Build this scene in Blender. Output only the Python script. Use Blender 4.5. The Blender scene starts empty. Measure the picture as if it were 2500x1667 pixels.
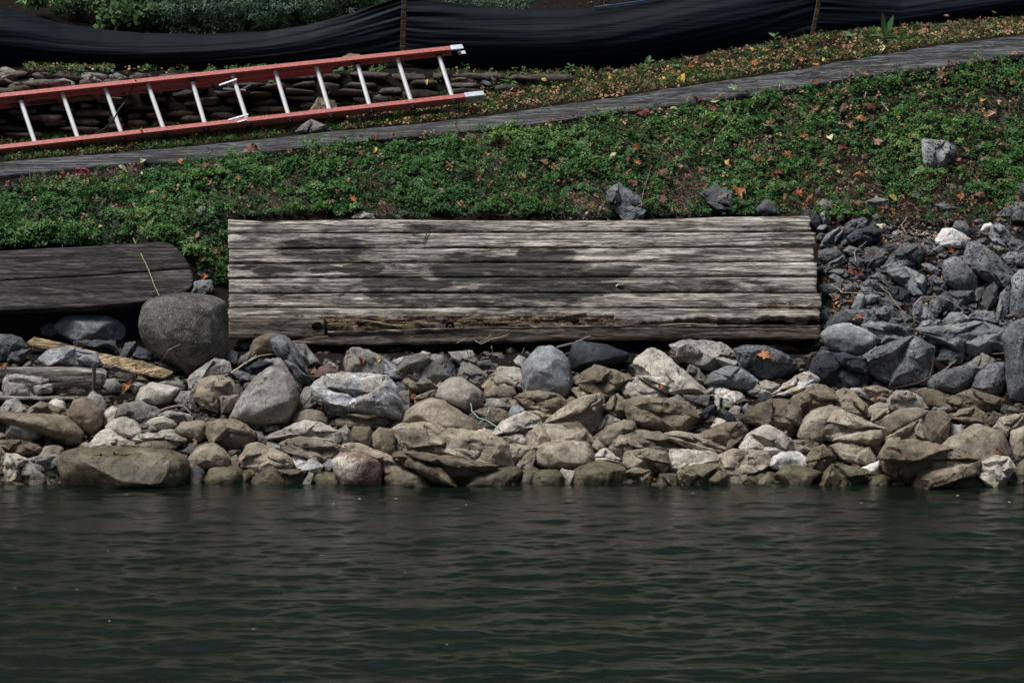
import bpy, bmesh, math, random, re
import numpy as np
from mathutils import Vector, Matrix, noise
random.seed(7); RNG = np.random.default_rng(11)
R = math.radians
sc = bpy.context.scene
# ---------------- camera
CAMY, CAMZ, F, CX, CY = -20.0, 3.6, 7576.0, 1250.0, 833.5
PITCH = math.atan(3.6/20) - math.atan((1182-CY)/F)
cam = bpy.data.objects.new('camera', bpy.data.cameras.new('camera'))
sc.collection.objects.link(cam); sc.camera = cam
cam.location = (0, CAMY, CAMZ); cam.rotation_euler = (R(90)-PITCH, 0, 0)
cam.data.sensor_width = 36; cam.data.lens = 36*F/2500; cam.data.clip_end = 2000; cam.data.clip_start = .1
# ---------------- world and sun (soft overcast light from upper left, behind the viewer)
w = bpy.data.worlds.new('World'); sc.world = w; w.use_nodes = True
nt = w.node_tree; bg = nt.nodes['Background']
sky = nt.nodes.new('ShaderNodeTexSky'); sky.sky_type = 'NISHITA'; sky.sun_disc = False
SUNV = Vector((-.36, -.10, 1.0)).normalized()
sky.sun_elevation = math.asin(SUNV.z); sky.sun_rotation = math.atan2(SUNV.x, SUNV.y)
sky.dust_density = 4; sky.air_density = 1.0
nt.links.new(sky.outputs[0], bg.inputs[0]); bg.inputs[1].default_value = .05
sl = bpy.data.lights.new('sun', 'SUN'); sl.energy = 4.6; sl.angle = R(26); sl.color = (1, .985, .965)
so = bpy.data.objects.new('sun', sl); sc.collection.objects.link(so)
so.rotation_euler = (-SUNV).to_track_quat('-Z', 'Y').to_euler()
sc.view_settings.view_transform = 'Standard'; sc.view_settings.look = 'None'
sc.view_settings.exposure = -0.1; sc.view_settings.gamma = 1
# ---------------- helpers
def tag(o, label=None, cat=None, group=None, kind=None):
    if label: o['label'] = label
    if cat: o['category'] = cat
    if group: o['group'] = group
    if kind: o['kind'] = kind
    return o
def link(name, me, parent=None, loc=None):
    o = bpy.data.objects.new(name, me); sc.collection.objects.link(o)
    if loc is not None: o.location = loc
    if parent is not None: o.parent = parent
    return o
def empty(name, loc, label, cat, group=None):
    o = link(name, None, None, loc); o.empty_display_size = .1
    return tag(o, label, cat, group)
def mesh_obj(name, V, Fc, mat, parent=None, origin=None, smooth=False):
    """V in world coordinates; origin = world origin of the object (its parent's if a child)"""
    V = np.asarray(V, float)
    if parent is not None:
        org = np.zeros(3); q_ = parent; loc = (0, 0, 0)
        while q_ is not None: org = org+np.array(q_.location); q_ = q_.parent
    else:
        org = np.array(origin if origin is not None else (V.mean(0)[0], V.mean(0)[1], V[:, 2].min())); loc = org
    me = bpy.data.meshes.new(name)
    V = V-org
    if isinstance(Fc, np.ndarray):
        n, k = Fc.shape
        me.vertices.add(len(V)); me.vertices.foreach_set('co', V.astype(np.float32).ravel())
        me.loops.add(n*k); me.loops.foreach_set('vertex_index', Fc.astype(np.int32).ravel())
        me.polygons.add(n); me.polygons.foreach_set('loop_start', np.arange(0, n*k, k, dtype=np.int32))
        me.polygons.foreach_set('loop_total', np.full(n, k, dtype=np.int32)); me.update(calc_edges=True)
    else:
        me.from_pydata([tuple(v) for v in V], [], Fc); me.update()
    if mat: me.materials.append(mat)
    if smooth: me.polygons.foreach_set('use_smooth', [True]*len(me.polygons))
    return link(name, me, parent, loc)
def set_attr(o, name, vals):
    a = o.data.attributes.new(name, 'FLOAT', 'POINT'); a.data.foreach_set('value', np.asarray(vals, np.float32))
CP, SP = math.cos(PITCH), math.sin(PITCH)
def P(px, py, y):
    """the point seen at photo pixel (px,py) that lies at depth y"""
    u = (px-CX)/F; v = -(py-CY)/F
    dy = CP+v*SP; dz = -SP+v*CP; t = (y-CAMY)/dy
    return np.array((u*t, y, CAMZ+dz*t))
def PA(px, py, y):
    px, py, y = np.broadcast_arrays(np.asarray(px, float), np.asarray(py, float), np.asarray(y, float))
    u = (px-CX)/F; v = -(py-CY)/F
    dy = CP+v*SP; dz = -SP+v*CP; t = (y-CAMY)/dy
    return np.stack((u*t, y, CAMZ+dz*t), -1)
def proj(p):
    r = np.asarray(p, float)-np.array((0, CAMY, CAMZ))
    f = r[1]*CP-r[2]*SP; up = r[1]*SP+r[2]*CP
    return CX+F*r[0]/f, CY-F*up/f
# ---------------- terrain as profile rows over columns of the bank
COL = [-1500, -100, 0, 266, 531, 797, 1010, 1222, 1488, 1700, 1935, 2073, 2285, 2500, 2700, 4000]
PYL = [475, 462, 449, 415, 385, 354, 332, 314, 278, 250, 218, 191, 165, 133, 110, 100]     # beam lower edge
PYU = [425, 408, 395, 374, 351, 322, 303, 278, 239, 207, 172, 146, 112, 85, 62, 52]       # beam upper edge
def I(px, tab): return np.interp(px, COL, tab)
def yl(px): return 3.1+1.3*np.clip(px, -600, 3100)/2500
def rows(px):
    px = np.asarray(px, float)
    right = np.clip((px-1985)/60, 0, 1)
    left = np.clip((545-px)/80, 0, 1)
    o = np.ones_like(px)
    y_l = yl(px); y_u = y_l+.28
    p9 = np.interp(px, [-1500, 0, 500, 1000, 1250, 1500, 2000, 2500, 4000], [375, 345, 300, 240, 222, 184, 92, 52, 20])
    p10 = np.interp(px, [-1500, 0, 500, 1000, 1250, 1500, 2000, 2500, 4000], [180, 172, 182, 176, 182, 178, 86, 46, 14])
    y9 = y_u+np.interp(px, [0, 1000, 1400, 2500], [.36, .38, .45, .5])
    y10 = y9+np.interp(px, [0, 1000, 1400, 2500], [.22, .25, .1, .08])
    pys = [1700*o, 1240*o, 1182*o, 1010*o, 890*o, 845*o, 700*o, (545+45*left-20*right), I(px, PYL), I(px, PYU), p9, p10, p10-5]
    ys = [-5*o, -.2*o, .1*o, .75*o, 1.25*o, (1.78-.25*right), (2.35-.22*right-.1*left), (2.75+.12*right-.25*left), y_l, y_u, y9, y10, y10+.25]
    return np.array(pys), np.array(ys)
_cols = np.arange(-1600, 4101, 5.0)
_rp, _ry = rows(_cols)
def G(px, py):
    """ground depth at pixel"""
    k = int(np.clip((px+1600)/5, 0, len(_cols)-1))
    return float(np.interp(-py, -_rp[:, k], _ry[:, k]))
def GP(px, py, lift=0.0):
    p = P(px, py, G(px, py)); p[2] += lift; return p
def fence_y(px): return float(np.interp(px, _cols, _ry[-1]))
def nz(p, s, o=0.0): return noise.noise(Vector((p[0]*s+o, p[1]*s+o*1.7, p[2]*s-o)))
# ---------------- materials
def nodes(name):
    m = bpy.data.materials.new(name); m.use_nodes = True
    t = m.node_tree; b = t.nodes['Principled BSDF']; return m, t, b
class NB:
    def __init__(s, t): s.t = t
    def n(s, k, **kw):
        x = s.t.nodes.new(k)
        for a, v in kw.items(): setattr(x, a, v)
        return x
    def l(s, a, b): s.t.links.new(a, b)
    def put(s, sock, v):
        if isinstance(v, bpy.types.NodeSocket): s.l(v, sock)
        else: sock.default_value = v
    def coord(s, scale=(1, 1, 1), rnd=True, kind='Object'):
        tc = s.n('ShaderNodeTexCoord').outputs[kind]
        if rnd:
            oi = s.n('ShaderNodeObjectInfo'); m = s.n('ShaderNodeMath', operation='MULTIPLY'); s.l(oi.outputs['Random'], m.inputs[0]); m.inputs[1].default_value = 37.
            a = s.n('ShaderNodeVectorMath', operation='ADD'); s.l(tc, a.inputs[0]); s.l(m.outputs[0], a.inputs[1]); tc = a.outputs[0]
        mp = s.n('ShaderNodeMapping'); mp.inputs['Scale'].default_value = scale; s.l(tc, mp.inputs[0]); return mp.outputs[0]
    def noise(s, vec, scale, detail=6, rough=.6, dist=0):
        x = s.n('ShaderNodeTexNoise'); s.l(vec, x.inputs['Vector']); x.inputs['Scale'].default_value = scale
        x.inputs['Detail'].default_value = detail; x.inputs['Roughness'].default_value = rough; x.inputs['Distortion'].default_value = dist
        return x.outputs['Fac']
    def vor(s, vec, scale, feature='F1'):
        x = s.n('ShaderNodeTexVoronoi', feature=feature); s.l(vec, x.inputs['Vector']); x.inputs['Scale'].default_value = scale; return x.outputs['Distance']
    def ramp(s, fac, stops):
        x = s.n('ShaderNodeValToRGB'); s.l(fac, x.inputs[0]); e = x.color_ramp.elements
        while len(e) < len(stops): e.new(.5)
        for q, (p, c) in zip(e, stops):
            q.position = p; q.color = (c, c, c, 1) if isinstance(c, (int, float)) else (*c, 1)
        return x.outputs[0]
    def mix(s, f, a, b, mode='MIX'):
        x = s.n('ShaderNodeMix', data_type='RGBA', blend_type=mode)
        s.put(x.inputs[0], f)
        for i, v in ((6, a), (7, b)):
            if isinstance(v, tuple): v = (*v, 1)
            elif isinstance(v, (int, float)): v = (v, v, v, 1)
            s.put(x.inputs[i], v)
        return x.outputs[2]
    def math(s, op, a, b=0.0, clamp=False):
        x = s.n('ShaderNodeMath', operation=op, use_clamp=clamp); s.put(x.inputs[0], a); s.put(x.inputs[1], b); return x.outputs[0]
    def bump(s, h, strength, dist, nrm=None):
        x = s.n('ShaderNodeBump'); s.l(h, x.inputs['Height']); x.inputs['Strength'].default_value = strength; x.inputs['Distance'].default_value = dist
        if nrm is not None: s.l(nrm, x.inputs['Normal'])
        return x.outputs[0]
    def attr(s, name, out='Fac'):
        x = s.n('ShaderNodeAttribute', attribute_name=name); return x.outputs[out]
    def rnd(s): return s.n('ShaderNodeObjectInfo').outputs['Random']
def simple(name, col, rough=.6, metal=0., var=.25, scale=20, bump=.2, spec=.5):
    m, t, b = nodes(name); N = NB(t); v = N.coord()
    n = N.noise(v, scale, 6, .6)
    c = N.mix(1, col, N.ramp(n, [(.3, 1-var), (.7, 1+var)]), 'MULTIPLY')
    N.l(c, b.inputs['Base Color']); b.inputs['Roughness'].default_value = rough; b.inputs['Metallic'].default_value = metal
    b.inputs['Specular IOR Level'].default_value = spec
    if bump: N.l(N.bump(n, bump, .005), b.inputs['Normal'])
    return m
def rock_mat(name, c1, c2, c3, pits=0., crack=.6, speck=0., patch=None, rough=.85, amp=1.):
    m, t, b = nodes(name); N = NB(t); v = N.coord()
    big = N.noise(v, 3.2, 5, .6, .6); mid = N.noise(v, 14, 8, .68, .3); fine = N.noise(v, 75, 5, .7)
    c = N.ramp(big, [(.32, c1), (.5, c2), (.68, c3)])
    c = N.mix(1, c, N.ramp(mid, [(.30, .32), (.42, .78), (.57, 1.12), (.72, 1.5)]), 'MULTIPLY')
    c = N.mix(1, c, N.ramp(fine, [(.3, .62), (.5, 1.), (.72, 1.38)]), 'MULTIPLY')
    h = N.math('ADD', N.math('MULTIPLY', mid, 1.0), N.math('MULTIPLY', fine, .28))
    if patch:
        pn = N.noise(v, 5.5, 9, .72, 1.2); pm = N.ramp(pn, [(patch[1], 0), (patch[1]+.05, 1)])
        c = N.mix(pm, c, patch[0])
        c = N.mix(1, c, N.ramp(fine, [(.3, .8), (.7, 1.2)]), 'MULTIPLY')
    if speck:
        s1 = N.ramp(N.noise(v, 120, 2, .5), [(.36, 0), (.42, 1)]); c = N.mix(1, c, N.mix(1-speck, s1, 1.), 'MULTIPLY')
        s2 = N.ramp(N.noise(v, 95, 2, .5), [(.62, 0), (.68, 1)]); c = N.mix(N.math('MULTIPLY', s2, speck*.6), c, (.5, .46, .4))
    if pits:
        pv = N.noise(v, 52, 3, .55); pk = N.math('MULTIPLY', N.ramp(pv, [(.37, 1), (.42, 0)]), N.ramp(big, [(.35, .3), (.5, 1)]))
        pk2 = N.ramp(N.vor(v, 26), [(.1, 1), (.2, 0)]); pk = N.math('MAXIMUM', pk, N.math('MULTIPLY', pk2, N.ramp(mid, [(.5, 0), (.56, 1)])))
        c = N.mix(N.math('MULTIPLY', pk, pits), c, (.008, .008, .009)); h = N.math('SUBTRACT', h, N.math('MULTIPLY', pk, .5))
    if crack:
        wv = N.n('ShaderNodeTexNoise'); N.l(v, wv.inputs['Vector']); wv.inputs['Scale'].default_value = 6
        a = N.n('ShaderNodeVectorMath', operation='MULTIPLY_ADD'); N.l(wv.outputs['Color'], a.inputs[0]); a.inputs[1].default_value = (.5, .5, .5); N.l(v, a.inputs[2])
        e = N.ramp(N.vor(a.outputs[0], 3.6, 'DISTANCE_TO_EDGE'), [(0, 1), (.022, 0)])
        e = N.math('MULTIPLY', e, N.ramp(big, [(.53, 0), (.60, 1)]))
        c = N.mix(N.math('MULTIPLY', e, crack), c, (.01, .009, .008)); h = N.math('SUBTRACT', h, N.math('MULTIPLY', e, .45))
    rv = N.n('ShaderNodeMapRange'); N.l(N.rnd(), rv.inputs[0]); rv.inputs[3].default_value = .72; rv.inputs[4].default_value = 1.28
    c = N.mix(1, c, rv.outputs[0], 'MULTIPLY')
    # stone soaked by the lake for a hand's breadth above the surface
    geo = N.n('ShaderNodeNewGeometry'); sx = N.n('ShaderNodeSeparateXYZ'); N.l(geo.outputs['Position'], sx.inputs[0])
    wz = N.ramp(N.math('ADD', sx.outputs[2], N.math('MULTIPLY', N.math('SUBTRACT', mid, .5), .12)), [(.03, 1), (.075, 0)])
    c = N.mix(wz, c, N.mix(1, c, (.6, .59, .5), 'MULTIPLY'))
    rr = N.n('ShaderNodeMapRange'); N.l(wz, rr.inputs[0]); rr.inputs[3].default_value = rough; rr.inputs[4].default_value = .28; N.l(rr.outputs[0], b.inputs['Roughness'])
    N.l(c, b.inputs['Base Color']); b.inputs['Specular IOR Level'].default_value = .3
    N.l(N.bump(h, .8*amp, .018), b.inputs['Normal'])
    return m
M = {}
M['t'] = rock_mat('tan_rock', (.175, .145, .108), (.25, .212, .162), (.35, .305, .245))
M['u'] = rock_mat('shade_dark_pebbles', (.05, .043, .035), (.10, .088, .072), (.20, .18, .15))  # pebble colour darkened for the shade in the gaps between rocks
M['b'] = rock_mat('brown_rock', (.115, .09, .064), (.17, .138, .10), (.245, .205, .155))
M['g'] = rock_mat('grey_rock', (.15, .142, .128), (.235, .225, .205), (.34, .325, .295))
M['p'] = rock_mat('pale_rock', (.28, .25, .208), (.39, .36, .312), (.50, .465, .405), amp=.8)
M['w'] = rock_mat('white_rock', (.38, .38, .38), (.58, .57, .54), (.70, .67, .60), crack=.8)
M['s'] = rock_mat('slate_blue_rock', (.115, .12, .126), (.205, .213, .224), (.35, .362, .378))
M['d'] = rock_mat('dark_rock', (.055, .057, .06), (.105, .108, .114), (.20, .206, .215), pits=.45)
M['k'] = rock_mat('black_rock', (.02, .022, .027), (.042, .046, .055), (.09, .098, .115))
M['m'] = rock_mat('pitted_rock', (.10, .102, .106), (.18, .184, .192), (.35, .356, .368), pits=1.)
M['o'] = rock_mat('wet_olive_rock', (.07, .06, .038), (.13, .112, .072), (.21, .185, .13), rough=.45)
M['r'] = rock_mat('reddish_rock', (.07, .04, .042), (.13, .08, .075), (.2, .135, .12))
M['v'] = rock_mat('veined_rock', (.12, .13, .145), (.25, .245, .23), (.40, .335, .25), patch=((.43, .44, .46), .52), crack=.9)
M['q'] = rock_mat('two_tone_rock', (.12, .06, .055), (.17, .10, .09), (.42, .36, .29), patch=((.58, .52, .45), .5))
M['c'] = rock_mat('granite', (.055, .053, .05), (.125, .12, .112), (.25, .24, .22), crack=0, speck=.9)
M['wall'] = rock_mat('wall_stone', (.05, .043, .037), (.085, .075, .065), (.15, .13, .112))

def ground_mat():
    m, t, b = nodes('soil'); N = NB(t); v = N.coord(rnd=False)
    a = N.noise(v, 3, 6, .6); f = N.noise(v, 60, 6, .75); st = N.noise(N.coord((40, 40, 160), False), 1.2, 4, .7, 1.5)
    c = N.ramp(f, [(.3, (.004, .0035, .003)), (.5, (.010, .008, .006)), (.62, (.022, .017, .012)), (.78, (.06, .047, .034))])
    c = N.mix(N.math('MULTIPLY', N.ramp(st, [(.6, 0), (.68, 1)]), .5), c, (.12, .085, .055))
    c = N.mix(1, c, N.ramp(a, [(.3, .6), (.7, 1.3)]), 'MULTIPLY')
    N.l(c, b.inputs['Base Color']); b.inputs['Roughness'].default_value = .95; b.inputs['Specular IOR Level'].default_value = .2
    N.l(N.bump(f, 1., .03), b.inputs['Normal']); return m
M['soil'] = ground_mat()

def wood_mat(name, light, mid, dark, stain=(.035, .034, .034), base=.5, gscale=1., patchy=1.):
    m, t, b = nodes(name); N = NB(t)
    def gc(x, y): return N.coord((x, y*gscale, y*gscale))
    g1 = N.noise(gc(6.5, 60), 1., 8, .7, .5)
    g2 = N.noise(gc(24, 300), 1., 5, .75)
    g0 = N.noise(gc(1.6, 22), 1., 5, .65, 1.0)
    pt = N.noise(gc(5, 16), 1., 7, .7, .6)
    c = N.ramp(g1, [(.30, dark), (.43, mid), (.55, light), (.74, tuple(min(1, q*1.3) for q in light))])
    c = N.mix(1, c, N.ramp(g2, [(.32, .42), (.46, .9), (.62, 1.22), (.75, 1.4)]), 'MULTIPLY')
    c = N.mix(1, c, N.ramp(g0, [(.34, .6), (.5, 1.), (.65, 1.15)]), 'MULTIPLY')
    c = N.mix(1, c, N.ramp(pt, [(.36, .55), (.48, 1.), (.62, 1.12)]), 'MULTIPLY')
    rv = N.n('ShaderNodeMapRange'); N.l(N.rnd(), rv.inputs[0]); rv.inputs[3].default_value = .86; rv.inputs[4].default_value = 1.12
    c = N.mix(1, c, rv.outputs[0], 'MULTIPLY')
    st = N.attr('stain'); rot = N.attr('rot')
    sm = N.math('ADD', st, N.math('MULTIPLY', N.math('SUBTRACT', pt, .5), 2.1*patchy))
    sm = N.ramp(sm, [(base-.16, 0), (base+.18, 1)])
    c = N.mix(N.math('MULTIPLY', sm, .93), c, N.mix(1, stain, N.ramp(g1, [(.3, .5), (.7, 1.6)]), 'MULTIPLY'))
    rc = N.ramp(g1, [(.38, (.010, .008, .006)), (.46, (.12, .065, .032)), (.54, (.34, .215, .12)), (.66, (.62, .50, .35))])
    rc = N.mix(1, rc, N.ramp(g2, [(.35, .5), (.6, 1.2)]), 'MULTIPLY')
    rm = N.math('MULTIPLY', rot, N.ramp(pt, [(.40, .2), (.52, 1)]), True)
    c = N.mix(rm, c, rc)
    gr = N.noise(gc(2.4, 11), 1., 5, .65, .8); c = N.mix(1, c, N.ramp(gr, [(.36, .42), (.50, 1.), (.66, 1.12)]), 'MULTIPLY')
    f1 = N.noise(gc(.8, 24), 1., 4, .62, .3)
    ln = N.ramp(N.math('ABSOLUTE', N.math('SUBTRACT', f1, .5)), [(.010, 1), (.045, 0)])
    f2 = N.noise(gc(2.0, 55), 1., 3, .6, .3)
    ln2 = N.ramp(N.math('ABSOLUTE', N.math('SUBTRACT', f2, .46)), [(.008, 1), (.045, 0)])
    crk = N.math('MAXIMUM', N.math('MULTIPLY', ln, N.ramp(pt, [(.40, .5), (.50, 1)])), N.math('MULTIPLY', ln2, N.ramp(g0, [(.44, 0), (.54, .9)])))
    c = N.mix(N.math('MULTIPLY', crk, .92), c, (.010, .009, .008))
    N.l(c, b.inputs['Base Color']); b.inputs['Roughness'].default_value = .85; b.inputs['Specular IOR Level'].default_value = .25
    h = N.math('SUBTRACT', N.math('ADD', g1, N.math('MULTIPLY', g2, .5)), N.math('MULTIPLY', crk, .8))
    N.l(N.bump(h, .9, .007), b.inputs['Normal']); return m
M['wood'] = wood_mat('weathered_wood', (.54, .505, .44), (.36, .333, .288), (.09, .045, .04))
M['woodside'] = wood_mat('shadowed_side_wood', (.31, .265, .215), (.19, .16, .13), (.045, .036, .03))  # darker copy of the panel wood, front-face shade put into the colour
M['wooddark'] = wood_mat('dark_wet_wood', (.11, .103, .10), (.055, .052, .052), (.014, .013, .013), stain=(.022, .021, .022))
M['beam'] = wood_mat('grey_beam_wood', (.16, .163, .172), (.115, .118, .126), (.035, .035, .038), stain=(.06, .06, .067), gscale=1., patchy=.5)
M['tanwood'] = wood_mat('tan_wood', (.50, .37, .22), (.38, .27, .155), (.12, .075, .04), stain=(.12, .085, .05), base=.75)
M['palewood'] = wood_mat('pale_wood', (.48, .45, .41), (.30, .28, .25), (.04, .035, .03), base=.8)
M['stake'] = wood_mat('stake_wood', (.17, .12, .085), (.12, .085, .06), (.04, .03, .02), base=.8)

def leaf_mat(name, cols, attr='tint', rough=.55, trans=.25):
    m, t, b = nodes(name); N = NB(t)
    k = len(cols); f = N.attr(attr) if attr else N.rnd()
    c = N.ramp(f, [(i/(k-1) if k > 1 else 0, q) for i, q in enumerate(cols)])
    n = N.noise(N.coord(), 45, 4, .6); c = N.mix(1, c, N.ramp(n, [(.3, .7), (.7, 1.3)]), 'MULTIPLY')
    N.l(c, b.inputs['Base Color']); b.inputs['Roughness'].default_value = rough; b.inputs['Specular IOR Level'].default_value = .3
    tr = N.n('ShaderNodeBsdfTranslucent'); N.l(c, tr.inputs[0]); mx = N.n('ShaderNodeMixShader'); mx.inputs[0].default_value = trans
    N.l(b.outputs[0], mx.inputs[1]); N.l(tr.outputs[0], mx.inputs[2]); N.l(mx.outputs[0], t.nodes['Material Output'].inputs[0]); return m
M['clover'] = leaf_mat('clover_leaf', [(.013, .048, .013), (.034, .108, .026), (.066, .172, .038), (.17, .28, .07)])
M['grass'] = leaf_mat('grass_blade', [(.05, .10, .03), (.11, .18, .045), (.20, .24, .07), (.36, .30, .12)])
M['straw'] = leaf_mat('dry_straw', [(.12, .085, .055), (.22, .17, .12), (.34, .29, .22)])
M['litter'] = leaf_mat('leaf_litter', [(.09, .045, .028), (.20, .10, .06), (.33, .20, .125), (.46, .29, .14), (.62, .46, .18)])
M['bush'] = leaf_mat('bush_leaf', [(.03, .07, .035), (.06, .12, .065), (.11, .19, .11)])
M['broad'] = leaf_mat('broad_leaf', [(.02, .055, .02), (.045, .11, .035), (.10, .17, .05)])
M['wild'] = leaf_mat('weed_leaf', [(.035, .10, .03), (.07, .17, .05), (.12, .24, .08)])
LC = {'brown': [(.13, .06, .04), (.26, .14, .09)], 'orange': [(.34, .11, .04), (.46, .20, .075)], 'yellow': [(.60, .38, .07), (.72, .52, .16)],
      'red': [(.11, .025, .018), (.20, .055, .035)], 'cream': [(.62, .55, .33), (.70, .64, .42)], 'pinkish': [(.33, .17, .13), (.45, .26, .20)]}
for k_, c_ in LC.items(): M['leaf_'+k_] = leaf_mat(k_+'_leaf', c_, attr=None, trans=.15, rough=.6)
M['leaf_green'] = leaf_mat('pale_green_leaf', [(.35, .42, .22), (.45, .52, .30)], attr=None, trans=.2)
M['leaf_crimson'] = leaf_mat('crimson_leaf', [(.22, .02, .05), (.30, .04, .07)], attr=None, trans=.2)
M['fabric'] = None
def fabric():
    m, t, b = nodes('black_fabric'); N = NB(t)
    v = N.coord((1.6, 1.6, 60), False); n = N.noise(v, 1., 2, .5, 1.2); big = N.noise(N.coord((.8, .8, 2.5), False), 1., 3, .5)
    c = N.mix(1, (.0028, .0050, .0100), N.ramp(n, [(.3, .55), (.7, 1.5)]), 'MULTIPLY')
    c = N.mix(1, c, N.ramp(big, [(.35, .7), (.7, 1.35)]), 'MULTIPLY')
    N.l(c, b.inputs['Base Color']); b.inputs['Roughness'].default_value = .55; b.inputs['Specular IOR Level'].default_value = .13
    N.l(N.bump(n, .5, .008), b.inputs['Normal']); return m
M['fabric'] = fabric()
M['rail'] = simple('red_fibreglass', (.55, .16, .14), .42, 0, .36, 60, .15)
M['alu'] = simple('aluminium', (.90, .91, .92), .33, .35, .08, 30, .05)
M['zinc'] = simple('scuffed_zinc', (.62, .66, .70), .5, .4, .25, 40, .3)
M['darkmetal'] = simple('dark_metal', (.06, .065, .075), .4, .6, .3, 40, .2)
M['rust'] = simple('rusty_iron', (.11, .04, .02), .8, .2, .5, 90, .8)
M['rope'] = simple('dark_rope', (.03, .028, .025), .9)
M['bark'] = simple('twig_bark', (.23, .18, .14), .9, 0, .4, 60, .6)
M['palebark'] = simple('pale_dry_twig', (.50, .46, .40), .85, 0, .3, 60, .5)
M['stem'] = simple('green_stem', (.22, .25, .10), .7)
M['cable'] = simple('green_cord', (.22, .42, .34), .6)
M['fleck_glimmer'] = simple('pale_fleck_glimmer', (.35, .38, .38), .6)
def water_mat():
    m, t, b = nodes('lake_water'); N = NB(t)
    v = N.coord((1, 1, 1), False)
    n1 = N.noise(N.coord((1, 1.9, 1), False), 34, 4, .6, .3)
    b.inputs['Base Color'].default_value = (.004, .0075, .0055, 1); b.inputs['Roughness'].default_value = .05; b.inputs['IOR'].default_value = 1.75
    b.inputs['Specular IOR Level'].default_value = .5
    N.l(N.bump(n1, .4, .006), b.inputs['Normal']); return m
M['water'] = water_mat()
# ---------------- ground: one sheet from the lake bed over the bank to an added unseen hill, raised for the lake reflections
def build_ground():
    cx = np.concatenate(([-1500, -1200, -900, -600, -300], np.arange(-100, 2601, 18), [2800, 3100, 3400, 3700, 4000]))
    pys, ys = rows(cx)
    sub = [2, 4, 12, 12, 8, 14, 14, 24, 6, 12, 12, 4]
    L = []
    for r, n in enumerate(sub):
        for k in range(n):
            t = k/n; L.append(PA(cx, pys[r]*(1-t)+pys[r+1]*t, ys[r]*(1-t)+ys[r+1]*t))
    last = PA(cx, pys[-1], ys[-1]); L.append(last)
    pre = []
    for d, z in ((-60, -3.), (-25, -2.2), (-10, -1.3), (-5.5, -.85)):
        q = L[0].copy(); q[:, 1] = d; q[:, 2] = z; pre.append(q)
    post = []
    for d, h in ((.3, .1), (.8, .3), (1.5, .62), (3, 1.4), (5, 2.9), (8, 5.4), (12, 8.8), (20, 14.), (40, 20.), (90, 26), (400, 34)):
        q = last.copy(); q[:, 1] += d; q[:, 2] += h; post.append(q)
    A = np.array(pre+L+post)                       # rows, cols, 3
    A[:4, :, 0] = A[4, :, 0]; A[1:5, :, 2] = np.minimum(A[1:5, :, 2], [[-2.2], [-1.3], [-.85], [-.45]])
    for i in range(A.shape[0]):
        if 5 <= i < A.shape[0]-9:
            for j in range(A.shape[1]):
                A[i, j, 2] += .02*nz(A[i, j], 5)+.01*nz(A[i, j], 17)
    def wide(col, xs):
        o = []
        for x in xs: q = A[:, col].copy(); q[:, 0] += x; o.append(q[:, None]); 
        return o
    A = np.concatenate(wide(0, (-400, -60, -12, -4))+[A]+wide(-1, (4, 12, 60, 400)), axis=1)
    nr, ncl = A.shape[:2]; idx = np.arange(nr*ncl).reshape(nr, ncl)
    Fc = np.stack((idx[:-1, :-1], idx[:-1, 1:], idx[1:, 1:], idx[1:, :-1]), -1).reshape(-1, 4)
    o = mesh_obj('ground', A.reshape(-1, 3), Fc, M['soil'], origin=(0, 0, 0), smooth=True); tag(o, kind='structure')
build_ground()
# ---------------- lake
def build_water():
    nx, ny, d = 800, 600, .0165
    kx = np.fft.fftfreq(nx, d)*2*np.pi; ky = np.fft.fftfreq(ny, d)*2*np.pi
    KX, KY = np.meshgrid(kx, ky); K = np.hypot(KX, KY)+1e-6
    th = np.abs(np.arctan2(KY, KX)); ang = np.exp(-((np.abs(th-np.pi/2))/.72)**2)+.15
    lam = 2*np.pi/K
    spec = K**-1.75*ang*np.exp(-(lam/.8)**4)*np.exp(-(.045/lam)**4)
    h = np.real(np.fft.ifft2(np.fft.fft2(RNG.normal(size=(ny, nx)))*spec))
    gy = np.gradient(h, d, axis=0); h *= .115/gy.std()
    xs = (np.arange(nx)-nx/2)*d; ysn = np.arange(ny)*d-9.6
    X, Y = np.meshgrid(xs, ysn)
    f = np.clip((np.abs(X)-5.6)/1., 0, 1); fy = np.clip((-8.4-Y)/1.0, 0, 1)
    calm = .55+.45*np.clip(-Y/3., 0, 1)
    V = np.stack((X, Y, h*(1-f)*(1-fy)*calm), -1).reshape(-1, 3)
    idx = np.arange(nx*ny).reshape(ny, nx)
    Fc = np.stack((idx[:-1, :-1], idx[:-1, 1:], idx[1:, 1:], idx[1:, :-1]), -1).reshape(-1, 4)
    x0, x1, y0, y1 = xs[0], xs[-1], ysn[0], ysn[-1]
    fr = np.array([(-300, -200, 0), (300, -200, 0), (300, y0, 0), (-300, y0, 0), (-300, y0, 0), (x0, y0, 0), (x0, y1, 0), (-300, y1, 0), (x1, y0, 0), (300, y0, 0), (300, y1, 0), (x1, y1, 0)], float)
    n = len(V); V = np.vstack((V, fr)); Fc = np.vstack((Fc, [[n, n+1, n+2, n+3], [n+4, n+5, n+6, n+7], [n+8, n+9, n+10, n+11]]))
    o = mesh_obj('water', V, Fc, M['water'], origin=(0, 0, 0), smooth=True); tag(o, kind='structure')
build_water()
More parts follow.
